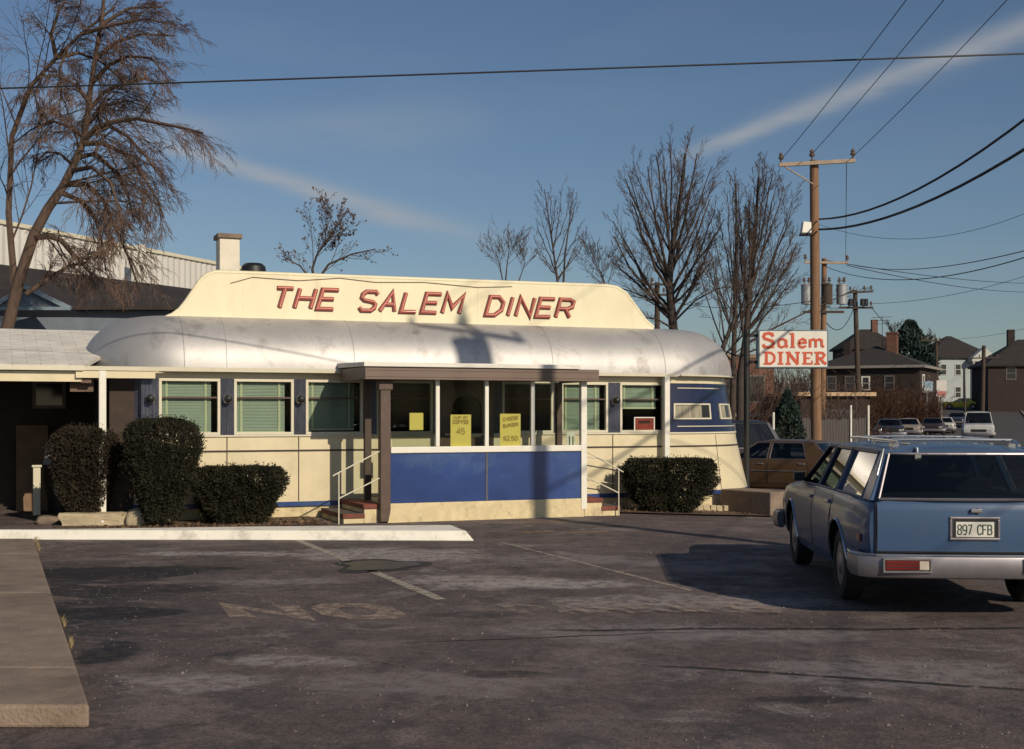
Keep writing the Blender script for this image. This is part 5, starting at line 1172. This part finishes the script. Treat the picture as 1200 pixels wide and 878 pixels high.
stem(956); slab(952.5, 959, yt+.6); slab(952.5, 959, yb_-.6); stroke([(957, yt+.7), (962, yt+1), (964.3, yt+3.5), (962, 420), (957, 420.6)], .05); stroke([(959.5, 420.5), (963, 425), (966.5, yb_-.6)], .055)
# upper line, soft lower case
stroke([(904.5, 395), (903, 392), (899, 391), (895, 392), (893.4, 394.5), (894.5, 397.2), (899, 398.6), (903.5, 400.2), (905, 403), (903.5, 406.3), (899, 407.8), (894.5, 407), (892.6, 404)], .058)
stroke([(892.8, 407.8), (906, 407.8)], .02); stroke([(893, 391), (905, 391)], .02)
stroke([(919.5, 398.5), (919.5, 405.5), (921.5, 407.3)], .055); stroke([(919, 399.5), (916, 397.8), (912.5, 398.5), (910.6, 402), (911.3, 406), (914.5, 407.6), (919, 405.5)], .045)
stroke([(927.3, 407.5), (927.3, 391)], .058); stroke([(923.6, 392), (927.3, 391.2)], .03); stroke([(924.3, 407.4), (930, 407.4)], .024)
stroke([(934.5, 402.5), (942.5, 402), (941.8, 399), (938.5, 397.6), (935.3, 399.5), (934.2, 403), (935.8, 406.5), (939, 407.7), (942.8, 405.8)], .046)
stroke([(947.6, 398), (947.6, 407.6)], .052); stroke([(948, 400), (951, 398), (954, 399.3), (954.3, 407.6)], .048); stroke([(954.6, 400), (958, 398), (961, 399.3), (961.3, 405.5), (963.8, 407.2)], .048)
tb.build('lettering', M['redink'], cab, fix=False)
# ------------------------------------------------------------------ annex at the diner's left end
A_ = thing('annex_building', 'low annex with pale shingled roof and deep dark porch beside the diner', 'building', (0, Y0, 0), TH)
s0, s1 = -17.0, -6.75
ye, yt_ = -.15, 3.9
zt2 = Zl(80, 387, yt_)
b = MB(); b.hexa([(s0, ye, 2.40), (s1 - .4, ye, 2.40), (s1 + .9, yt_, zt2 - .05), (s0, yt_, zt2 - .05)], [(s0, ye - .02, 2.455), (s1 - .4, ye - .02, 2.455), (s1 + .9, yt_, zt2), (s0, yt_, zt2)]); b.hexa([(s0, yt_, zt2 - .06), (s1 + .9, yt_, zt2 - .06), (s1 + .9, 8.2, 2.4), (s0, 8.2, 2.4)], [(s0, yt_, zt2), (s1 + .9, yt_, zt2), (s1 + .9, 8.2, 2.45), (s0, 8.2, 2.45)])
b.build('roof', M['shingle'], A_)
b = MB(); b.box(s0, s1 - .42, ye - .09, ye - .022, 2.37, 2.44); b.build('gutter', M['trim'], A_)
b = MB(); b.box(s0, s1 - .42, ye + .01, ye + .05, 2.20, 2.36); b.build('fascia_board', M['cream'], A_)
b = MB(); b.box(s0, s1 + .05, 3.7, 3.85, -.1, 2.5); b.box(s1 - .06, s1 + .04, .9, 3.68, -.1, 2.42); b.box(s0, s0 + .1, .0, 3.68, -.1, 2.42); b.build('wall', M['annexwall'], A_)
b = MB(); b.box(S(128, .2), S(164, .2) + .02, .16, .9, -.1, 2.26); b.build('shade_link_wall', mat('link wall with painted shade', (.045, .028, .020), .8, var=.3), A_)  # added dark box; its brown stands in for the deep shade at this corner
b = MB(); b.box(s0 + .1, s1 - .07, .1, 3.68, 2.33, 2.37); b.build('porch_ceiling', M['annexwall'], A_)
sa, sb_ = S(38, 3.65), S(77, 3.65); za, zb = Zl(60, 479, 3.65), Zl(60, 446, 3.65)
b = MB(); frame_ring(b, sa, sb_, za, zb, 3.62, 3.68, .06); wf = b.build('window', mat('dull window frame', (.18, .16, .14), .7), A_); b = MB(); b.box(sa + .06, sb_ - .06, 3.645, 3.655, za + .06, zb - .06); b.build('pane', M['darkglass'], wf)
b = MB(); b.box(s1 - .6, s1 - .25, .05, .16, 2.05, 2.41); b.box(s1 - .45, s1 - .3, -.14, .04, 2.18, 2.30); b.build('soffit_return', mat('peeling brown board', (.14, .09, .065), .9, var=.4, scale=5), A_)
def local_thing(name, label, cat, px, py_or_yl, group=None, rz=0.0):
    s = S(px, py_or_yl); p = world(s, py_or_yl); return thing(name, label, cat, (p.x, p.y, gz(p.x, p.y)), TH + rz, group)
T = local_thing('plywood_sheet', 'brown plywood sheet leaning upright in the dark annex porch', 'board', 44, 3.2)
b = MB(); b.hexa([(-.35, 0, .0), (.18, 0, .0), (.18, .03, .0), (-.35, .03, .0)], [(-.35, .18, 1.5), (.18, .18, 1.5), (.18, .21, 1.5), (-.35, .21, 1.5)]); b.build('sheet', M['ply'], T)
T = local_thing('trash_can', 'grey plastic trash can in the shaded annex porch', 'trash can', 70, 2.6)
b = MB(); b.lathe([(.20, .0), (.25, .55), (.26, .80), (.275, .82)], 20, (0, 0, 0)); b.build('bin', M['black'], T, smooth=40)
b = MB(); b.lathe([(.28, .82), (.28, .86), (.24, 1.16), (.18, 1.20)], 4, (0, 0, 0)); b.build('lid', M['greyplastic'], T, bevel=.02)
T = local_thing('post_stub', 'pale weathered post standing low at the annex porch edge', 'post', 43, 2.2)
b = MB(); b.box(-.06, .06, -.06, .06, -.05, .80); b.box(-.08, .08, -.08, .08, .802, .84); b.build('post', M['trim'], T, bevel=.01)
# ---- stones on the bed edge
def stone(label, px0, px1, py0, py1, dep, name='stone', group='stones along the planting bed', block=False, seed=0, zg=0.0, m='stone'):
    rr = random.Random(seed); c = on_ground((px0+px1)/2, py1, zg); Y = c.y; wd = (px1-px0)/F*Y; hh = (py1-py0)/F*Y
    bm = bmesh.new(); bmesh.ops.create_cube(bm, size=1)
    bmesh.ops.subdivide_edges(bm, edges=bm.edges, cuts=4, use_grid_fill=True)
    o = rr.uniform(0, 99)
    for v in bm.verts:
        p = v.co.copy()
        if not block: p = p.lerp(p.normalized() * .62, .55)
        else: p = p.lerp(p.normalized() * .7, .06)
        k = 1 + .22 * noise.noise((p * 1.7 + Vector((o, 0, 0)))) + .08 * noise.noise(p * 5 + Vector((0, o, 0)))
        v.co = Vector((p.x * k * wd, p.y * k * dep, max(-.1, (p.z * k + .42) * hh)))
    me = bpy.data.meshes.new(name); bm.to_mesh(me); bm.free(); me.materials.append(M[m]); me.polygons.foreach_set('use_smooth', [not block] * len(me.polygons))
    ob = bpy.data.objects.new(name, me); col.objects.link(ob); ob.location = (c.x, Y + dep / 2, zg); ob.rotation_euler = (0, 0, rr.uniform(-.1, .1)); return tag(ob, label, 'stone', group)
stone('long buff kerb stone lying in front of the white downspout', 71, 144, 600.5, 617, .32, 'kerb_stone', block=True, seed=2)
stone('upright pointed buff stone next to the long kerb stone', 147, 170, 597, 617, .30, seed=3)
stone('small flat buff stone by the tall shrub trunk', 192, 208, 601, 611, .2, seed=4)
stone('low broken grey rubble lump left of the long kerb stone', 40, 66, 605, 615, .35, seed=5, m='concrete')
T = local_thing('paint_can', 'white splash block under the white downspout foot', 'splash block', 126, -.42)
b = MB(); b.hexa([(-.1, -.12, 0), (.28, -.12, 0), (.28, .12, 0), (-.1, .12, 0)], [(-.1, -.12, .09), (.28, -.12, .05), (.28, .12, .05), (-.1, .12, .09)]); b.build('block', M['white'], T, bevel=.01); T.name = 'splash_block'
# ---- concrete block and its row of edging bricks
c = at(903, 577, 23.0); ang = R(36); zg = gz(c.x, 23); zt3 = at(903, 577, 23).z
T = thing('concrete_block', 'big weathered concrete block at the rounded blue end of the diner', 'block', (c.x, 23, zg), ang)
b = MB(); b.box(0, .62, 0, .9, -.3, zt3 - zg); b.box(-.0, .005, 0, .01, -.3, 0); 
bb = MB(); bb.hexa([(0, 0, -.3), (.62, 0, -.3), (.62, 1.25, -.3), (0, 1.25, -.3)], [(0, 0, zt3 - zg), (.62, 0, zt3 - zg), (.62, 1.25, zt3 - zg), (0, 1.25, zt3 - zg)]); bb.build('block', M['concrete'], T, bevel=.02)
for i in range(13):
    f = i / 12; px = 812 + 92 * f; p = on_ground(px, 604 - 3.0 * f, -.17); rr = random.Random(i)
    b = MB(); hw = .07 + rr.uniform(-.012, .012); b.hexa([(-hw, -.05, -.1), (hw, -.05, -.1), (hw, .06, -.1), (-hw, .06, -.1)], [(-hw*.9, -.04, .13), (hw*.9, -.04, .13 + rr.uniform(-.02, .02)), (hw*.9, .06, .13), (-hw*.9, .06, .13)])
    o = b.build('edging_brick', M['stone'], None, bevel=.015); o.location = (p.x, p.y, gz(p.x, p.y)); o.rotation_euler = (rr.uniform(-.1, .1), rr.uniform(-.1, .1), TH + rr.uniform(-.15, .15)); tag(o, 'buff edging brick set on end in the row before the concrete block', 'brick', 'edging bricks by the concrete block')
# ------------------------------------------------------------------ buildings behind on the left
def wall_run(mb, a, b, z0, z1, m=0):      # corrugated sheet between two ground points
    d = (b - a); ln = d.length; d /= ln; n = Vector((d.y, -d.x, 0)); k = int(ln / .22); P0, P1 = [], []
    for i in range(k + 1):
        q = a + d * ln * i / k + n * (.045 if i % 2 else 0); P0.append((q.x, q.y, z0)); P1.append((q.x, q.y, z1))
    mb.loft([P0, P1], False, m)
Pa, Pb = at(-110, 484, 45.7), at(300, 484, 67.3); zT = 9.1
T = thing('metal_building', 'big pale corrugated metal building behind the weeping tree', 'building', (Pa.x, Pa.y, 0)); o_ = Vector((Pa.x, Pa.y, 0))
b = MB(); A0, B0 = Vector((0, 0, 0)), Vector((Pb.x, Pb.y, 0)) - o_; dv = (B0 - A0).normalized(); nb_ = Vector((-dv.y, dv.x, 0)) * 12
wall_run(b, A0, B0, -.2, zT); b.hexa([A0 + nb_*.005, B0 + nb_*.005, B0 + nb_, A0 + nb_], [p + Vector((0, 0, zT - .02)) for p in (A0 + nb_*.005, B0 + nb_*.005, B0 + nb_, A0 + nb_)]); b.build('wall', M['corrug'], T, fix=False)
b = MB(); b.hexa([A0 - nb_*.01, B0 - nb_*.01, B0 + nb_, A0 + nb_], [p + Vector((0, 0, .16)) for p in (A0 - nb_*.01, B0 - nb_*.01, B0 + nb_, A0 + nb_)]); 
b.v = [(x, y, z + zT) for x, y, z in b.v]; b.build('roof_edge', M['trim'], T)
q = at(165, 400, 56.2); b = MB(); b.rbox((q.x - o_.x + .1, q.y - o_.y - .25, 0), (.35, .2, zT - .02), math.atan2(dv.y, dv.x)); b.build('corner_strip', M['white'], T)
T = thing('dark_roofed_building', 'slate blue building with long dark roof behind the annex', 'building', tuple(at(-120, 484, 36).xy) + (0,)); o_ = T.location.copy(); o_.z = 0
R0, R1 = at(-120, 300, 38), at(226, 343.5, 44); E0, E1 = at(-120, 363, 34.5), at(210, 363, 40.5)
th = Vector((0, 0, .14)); bk = Vector((-1.6, 4, -1.2))
b = MB(); b.hexa([E0 - o_, E1 - o_, R1 - o_, R0 - o_], [E0 - o_ + th, E1 - o_ + th, R1 - o_ + th, R0 - o_ + th]); b.hexa([R0 - o_, R1 - o_, R1 + bk - o_, R0 + bk - o_], [R0 - o_ + th, R1 - o_ + th, R1 + bk - o_ + th, R0 + bk - o_ + th]); b.build('roof', M['darkroof'], T)
W0, W1 = Vector((E0.x, E0.y + .3, 0)) - o_, Vector((E1.x - .4, E1.y + .3, 0)) - o_
b = MB(); up = Vector((0, 0, E0.z)); up1 = Vector((0, 0, E1.z)); b.hexa([W0, W1, W1 + Vector((-1.5, 6, 0)), W0 + Vector((-1.5, 6, 0))], [W0 + up, W1 + up1, W1 + Vector((-1.5, 6, E1.z)), W0 + Vector((-1.5, 6, E0.z))]); b.build('wall', M['bluewall'], T)
b = MB()
gA, gB, gC = at(-10, 362, 33.8) - o_, at(84, 362, 33.8) - o_, at(30, 336, 33.8) - o_
b.add([gA, gB, gC, gA + Vector((-.6, 3, 0)), gB + Vector((-.6, 3, 0)), gC + Vector((-.6, 3, 0))], [(0, 1, 2), (5, 4, 3), (0, 3, 4, 1), (1, 4, 5, 2), (2, 5, 3, 0)]); gb = b.build('gable', M['bluewall'], T)
b = MB(); yo = Vector((0, -.06, 0)); b.tube([gA + yo, gC + yo, gB + yo], .085, 4); b.tube([gA + yo*1.5, gB + yo*1.5], .06, 4); b.build('gable_trim', M['bluetrim'], gb)
# ------------------------------------------------------------------ the street to the right
def house(name, label, corner, ang, w1, w2, z0, eave, ridge, wallm, roofm, hip=True, over=.4, wins=(), cat='house'):
    """corner: the near corner; w1 runs along the turned x axis, w2 along the turned y axis"""
    T = thing(name, label, cat, (corner.x, corner.y, z0), ang); b = MB(); b.box(-w1 if w1 < 0 else 0, 0 if w1 < 0 else w1, 0, w2, -3, eave)
    b.v = [(x - (abs(w1) * 2 if False else 0), y, z) for x, y, z in b.v]
    b.build('wall', wallm, T)
    x0, x1 = (0, abs(w1)); x0 -= over; x1 += over; y0, y1 = -over, w2 + over; r = MB(); e = eave
    if hip:
        ins = min((y1-y0), (x1-x0)) / 2 * .98; long_x = (x1-x0) >= (y1-y0)
        ra, rb = ((x0+ins, (y0+y1)/2), (x1-ins, (y0+y1)/2)) if long_x else (((x0+x1)/2, y0+ins), ((x0+x1)/2, y1-ins))
    else: ra, rb = (x0, (y0+y1)/2), (x1, (y0+y1)/2); long_x = True
    V = [(x0,y0,e), (x1,y0,e), (x1,y1,e), (x0,y1,e), (ra[0],ra[1],ridge), (rb[0],rb[1],ridge)]
    if long_x: fs = [(0,1,5,4), (1,2,5), (2,3,4,5), (3,0,4)]
    else: fs = [(0,1,4), (1,2,5,4), (2,3,5), (3,0,4,5)]
    r.add(V + [(x, y, z - .22) for x, y, z in V[:4]], fs + [(9,8,7,6), (0,6,7,1), (1,7,8,2), (2,8,9,3), (3,9,6,0)]); ro = r.build('roof', roofm, T)
    for (face, u, z, ww, hh, fm) in wins:
        f = MB(); p = MB()
        if face == 'front': frame_ring(f, u, u + ww, z, z + hh, -.06, .02, .12); p.box(u + .1, u + ww - .1, -.02, -.01, z + .1, z + hh - .1); p.box(u+.1, u+ww-.1, -.04, -.021, z+hh/2-.04, z+hh/2+.04, 1)
        else:
            xx = abs(w1); f.box(xx - .02, xx + .06, u, u + ww, z, z + .12); f.box(xx - .02, xx + .06, u, u + ww, z + hh - .12, z + hh); f.box(xx - .02, xx + .058, u, u + .12, z + .12, z + hh - .12); f.box(xx - .02, xx + .058, u + ww - .12, u + ww, z + .12, z + hh - .12); p.box(xx + .005, xx + .02, u + .12, u + ww - .12, z + .12, z + hh - .12)
        fo = f.build('window', fm, T); p.build('pane', [M['darkglass'], fm], fo)
    return T, ro
def gpt(px, Y): x = (px-600)/F*Y; return Vector((x, Y, gz(x, Y)))
M['dimtrim'] = mat('dim window trim', (.12, .10, .09), .8)
# hip roofed brick house: its near corner faces the street
ang = math.atan2(-.45, .893); near = gpt(1078, 110); wlen = 9.0
c0 = near - Vector((math.cos(ang), math.sin(ang), 0)) * wlen; c0.z = near.z
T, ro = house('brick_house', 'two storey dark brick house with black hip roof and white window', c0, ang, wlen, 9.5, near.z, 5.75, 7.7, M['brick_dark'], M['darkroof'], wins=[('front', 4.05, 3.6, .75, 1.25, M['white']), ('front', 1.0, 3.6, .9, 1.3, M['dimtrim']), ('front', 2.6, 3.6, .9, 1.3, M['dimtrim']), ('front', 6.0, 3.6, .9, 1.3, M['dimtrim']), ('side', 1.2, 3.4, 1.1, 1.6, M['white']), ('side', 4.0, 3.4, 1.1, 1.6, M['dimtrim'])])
b = MB(); b.box(5.6, 6.5, 3.2, 4.0, 6.2, 8.7); b.box(5.54, 6.56, 3.14, 4.06, 8.7, 8.85); b.build('chimney', M['brick'], ro)
b = MB(); b.box(1.6, 2.2, 4.2, 4.8, 6.5, 8.1); b.build('chimney', M['brick_dark'], ro)
b = MB(); b.box(-.42, wlen + .42, -.46, -.405, 5.54, 5.77); b.box(wlen + .405, wlen + .46, -.46, 9.9, 5.54, 5.77); b.build('eave_board', mat('grey eave board', (.24, .22, .19), .8), ro)
b = MB(); b.tube([(5.0, 4.5, 7.3), (5.0, 4.5, 10.4)], .03, 5)
for z, l in ((10.3, .9), (10.0, .7), (9.7, .5)): b.tube([(5.0 - l, 4.5, z), (5.0 + l, 4.5, z)], .02, 5)
b.build('antenna', M['wire'], ro)
# pale house with portico, and black roofed house in front of it
c1 = gpt(1091, 186); T, ro = house('pale_house', 'pale grey house with white columned portico up the hill', c1, R(6), 9.5, 9, c1.z, 6.6, 9.9, M['housegreen'], M['darkroof'], wins=[('front', 1.4, 3.9, 1.0, 1.7, M['housewhite']), ('front', 3.6, 3.9, 1.0, 1.7, M['housewhite']), ('front', 1.4, .6, 1.0, 1.7, M['housewhite']), ('front', 3.6, .6, 1.0, 1.7, M['housewhite'])])
b = MB(); pd = [(5.5, 0), (9.3, 0), (7.4, 1.5)]; b.prism(pd, lambda p: (p[0], -1.6, 6.4 + p[1]), lambda p: (p[0], -.3, 6.4 + p[1])); b.box(5.5, 9.3, -1.6, -.02, 5.9, 6.38); po = b.build('portico', M['housewhite'], T)
for x in (5.8, 6.9, 8.0, 9.0): b = MB(); b.lathe([(.22, -.3), (.22, .2), (.17, .25), (.15, 5.6), (.24, 5.7), (.24, 5.9)], 12, (x, -1.3, 0)); b.build('column', M['housewhite'], po, smooth=40)
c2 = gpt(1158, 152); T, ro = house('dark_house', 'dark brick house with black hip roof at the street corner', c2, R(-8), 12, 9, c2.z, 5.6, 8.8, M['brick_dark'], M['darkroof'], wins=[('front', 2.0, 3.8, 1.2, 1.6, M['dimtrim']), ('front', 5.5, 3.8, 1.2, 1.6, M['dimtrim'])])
b = MB(); b.box(3.2, 4.0, 4, 4.8, 7.4, 10.0); b.build('chimney', M['brick_dark'], ro)
c3 = gpt(1084, 150); T, ro = house('grey_shed', 'long low black roofed building between the brick house and pale house', Vector((c3.x - 3.5, c3.y + 22, gz(c3.x, 176))), R(3), 7.5, 6, gz(c3.x, 176), 7.6, 10.3, M['brick_dark'], M['darkroof'], cat='building')
b = MB(); b.box(4.4, 5.2, 2.5, 3.1, 9.3, 11.6); b.build('chimney', M['brick'], ro)
# billboards
for lb, px0, px1, py0, py1, D_, m_, m2 in (('small blue billboard on a post beside the brick house', 1079, 1093, 447, 459, 112, (.22, .33, .42), (.50, .50, .46)), ('pale billboard with red lower edge before the pale house', 1097, 1109, 446, 465, 118, (.56, .52, .50), (.42, .14, .12))):
    a, e = at(px0, py0, D_), at(px1, py1, D_); xg = (a.x + e.x) / 2; T = thing('billboard', lb, 'sign', (xg, D_, gz(xg, D_))); zz = gz(xg, D_)
    b = MB(); b.box(a.x - xg, e.x - xg, -.1, .1, e.z - zz, a.z - zz); bo = b.build('board', mat(lb[:16], m_, .6, var=.1), T, bevel=.02)
    b = MB(); hh = (a.z - e.z); b.box(a.x - xg + .1, e.x - xg - .1, -.125, -.102, e.z - zz + .08, e.z - zz + hh * .34); b.build('lower_strip', mat(lb[6:20] + ' strip', m2, .6), bo)
    b = MB(); b.tube([(0, 0, -.2), (0, 0, e.z - zz)], .09, 8); b.build('post', M['galv'], T)
# brick works behind the trees and flat roofed garage
c4 = gpt(798, 64); T = thing('brick_building', 'red brick building with white banding behind the forked tree', 'building', (c4.x, c4.y, c4.z), R(10))
b = MB(); b.box(0, 4.9, 0, 9, -1, 3.35 + 1.2); b.build('wall', M['brick'], T)
b = MB(); b.box(-.06, 4.96, -.06, 9.06, 4.552, 4.75); b.build('coping', M['concrete'], T)
b = MB(); b.box(-.02, 4.92, -.03, -.003, 1.6, 1.78); b.box(-.02, 4.92, -.03, -.003, .52, .68); b.build('stone_band', M['trim'], T)
for x in (.6, 2.1, 3.5):
    b = MB(); frame_ring(b, x, x + .9, 2.3, 3.7, -.05, .02, .08); wo = b.build('window', M['dimtrim'], T); b = MB(); b.box(x + .08, x + .82, -.02, -.01, 2.38, 3.62); b.build('pane', M['darkglass'], wo)
c5 = gpt(938, 60); T = thing('garage', 'flat roofed garage with tan roof edge behind the poles', 'building', (c5.x, c5.y, c5.z), R(4))
b = MB(); b.box(0, 3.35, 0, 6, -1, 2.62); b.build('wall', M['brick_dark'], T); b = MB(); b.box(-.2, 3.55, -.25, 6.2, 2.622, 2.80); b.build('roof_edge', mat('tan roof edge', (.50, .34, .20), .7), T)
b = MB(); b.box(.7, 2.6, -.04, .0, -.2, 2.0); b.build('door', mat('dark garage door', (.05, .042, .04), .7), T)
# board fence with bright posts, chain link rail
def fence(label, px0, D0, px1, D1, h, m_, posts, name='board_fence', group=None):
    a, e = gpt(px0, D0), gpt(px1, D1); T = thing(name, label, 'fence', tuple(a), 0, group); d = (e - a); ln = math.hypot(d.x, d.y); dx = Vector((d.x/ln, d.y/ln, 0)); k = int(ln / .16); rr = random.Random(k); b = MB()
    for i in range(k):
        p = dx * (i * .16 + .07); b.rbox((p.x, p.y, -.4), (.145, .03, h + .4 + d.z * i / k + rr.uniform(-.05, .05)), math.atan2(dx.y, dx.x))
    b.build('boards', m_, T)
    for f in posts:
        p = dx * ln * f + Vector((dx.y, -dx.x, 0)) * .08; b = MB(); b.tube([(p.x, p.y, -.4), (p.x, p.y, h + .55)], .045, 8); b.build('post', M['white'], T)
    return T
fence('weathered grey board fence with tall white posts behind the poles', 938, 50, 1019, 52, 1.70, M['fencewood'], (.70, .96))
fence('low grey board fence behind the dark blue pickup truck', 868, 46, 932, 49, 1.45, M['fencewood'], (.55, .98))
# street surface and far kerbs
b = MB(); yy = [46 + 4*i for i in range(45)]
cen = lambda y: 1.0 + (1140 - 600)/F * y * 1.0
b.add([(cen(y) + o, y, gz(cen(y) + o, y) + .03) for y in yy for o in (-4.5, 4.5)], [(2*i, 2*i+1, 2*i+3, 2*i+2) for i in range(len(yy)-1)]); struct(b.build('street', M['asphalt_far']))
for o in (-4.75, 4.75):
    b = MB(); b.loft([[(cen(y) + o - .12, y, gz(cen(y)+o, y) - .1), (cen(y) + o - .12, y, gz(cen(y)+o, y) + .15), (cen(y) + o + .12, y, gz(cen(y)+o, y) + .15), (cen(y) + o + .12, y, gz(cen(y)+o, y) - .1)] for y in yy], True, 0, True, True); struct(b.build('street_kerb', M['concrete']))
# bare woods closing the horizon
rnd.seed(77); b = MB()
for i in range(2600):
    px = rnd.uniform(-250, 1500); D_ = rnd.uniform(225, 330); x = (px-600)/F*D_; z = gz(x, D_); h = rnd.uniform(2, 7.5) * (.6 + .6*noise.noise((px*.01, 3, 0)))
    p = Vector((x, D_, z)); d = Vector((rnd.uniform(-.3, .3), 0, 1)).normalized(); q = p + d * max(1.5, h); b.tube([p, q], [.14, .04], 3, False)
    for k in range(9):
        s_ = p.lerp(q, rnd.uniform(.3, 1)); e = s_ + Vector((rnd.uniform(-1, 1), rnd.uniform(-1, 1), rnd.uniform(.3, 1.3))) * 1.1; b.tube([s_, e], [.06, .025], 3, False)
struct(b.build('woods', M['twig_dark'], fix=False), 'stuff')

# dry leaves blown against the bed and kerb
rr = random.Random(12); b = MB()
for i in range(1500):
    q = rr.random()
    if q < .55: s_ = rr.uniform(-7.2, -3.6); p = world(s_, -.4 - 1.25 * rr.random() ** .6)
    elif q < .75: s_ = rr.uniform(1.4, 4.4); p = world(s_, -.1 - 1.1 * rr.random())
    else: p = Vector((rr.uniform(-6.6, -.6), 18.2 + rr.random() ** 2 * .7, 0))
    z = gz(p.x, p.y) + (.034 if q >= .55 and q < .75 else .016); a = rr.uniform(0, 6.28); l = rr.uniform(.018, .05); t_ = rr.uniform(.0, .025)
    u = Vector((math.cos(a) * l, math.sin(a) * l, t_)); v = Vector((-math.sin(a) * l * .5, math.cos(a) * l * .5, t_ * .5)); c = Vector((p.x, p.y, z + .004))
    b.add([c - u * .5, c + v + Vector((0, 0, .004)), c + u, c - v + Vector((0, 0, .008))], [(0, 1, 2, 3)])
struct(b.build('leaf_litter', mat('dry brown leaves', (.17, .10, .055), .9, var=.5, scale=9), fix=False), 'stuff')

# loose grit on the worn lot
rr = random.Random(21); b = MB()
for i in range(4200):
    Y = 5.2 + 13 * rr.random() ** 1.4; x = rr.uniform(-.42, .42) * Y; p = Vector((x, Y, gz(x, Y)))
    if noise.noise(Vector((x * .8, Y * .8, 4))) < rr.uniform(-.35, .35): continue
    r = rr.uniform(.004, .011) * (1.6 if rr.random() < .05 else 1); a = rr.uniform(0, 6.28)
    q = [p + Vector((math.cos(a + k * 2.09) * r, math.sin(a + k * 2.09) * r, .001)) for k in range(3)]; t = p + Vector((0, 0, r * rr.uniform(.7, 1.2)))
    b.add(q + [t], [(0, 1, 3), (1, 2, 3), (2, 0, 3)])
struct(b.build('grit', mat('loose grit', (.15, .125, .115), .9, var=.6, scale=6), fix=False), 'stuff')
rr = random.Random(22); b = MB()
for i in range(420):
    q = rr.random(); e_ = (a_ := on_ground(105, 843)).lerp(on_ground(39, 632), rr.random() ** .8) + Vector((rr.uniform(.0, .05), 0, 0)); h_ = rr.uniform(.02, .075)
    if noise.noise(e_ * 1.3) < .05: continue
    d_ = Vector((rr.uniform(-.03, .04), rr.uniform(-.03, .03), h_)); s_ = Vector((.004, .003, 0)); b.add([e_ - s_, e_ + s_, e_ + d_], [(0, 1, 2)])
struct(b.build('dry_grass', mat('dry grass blades', (.20, .15, .075), .9, var=.4, scale=8), fix=False), 'stuff')
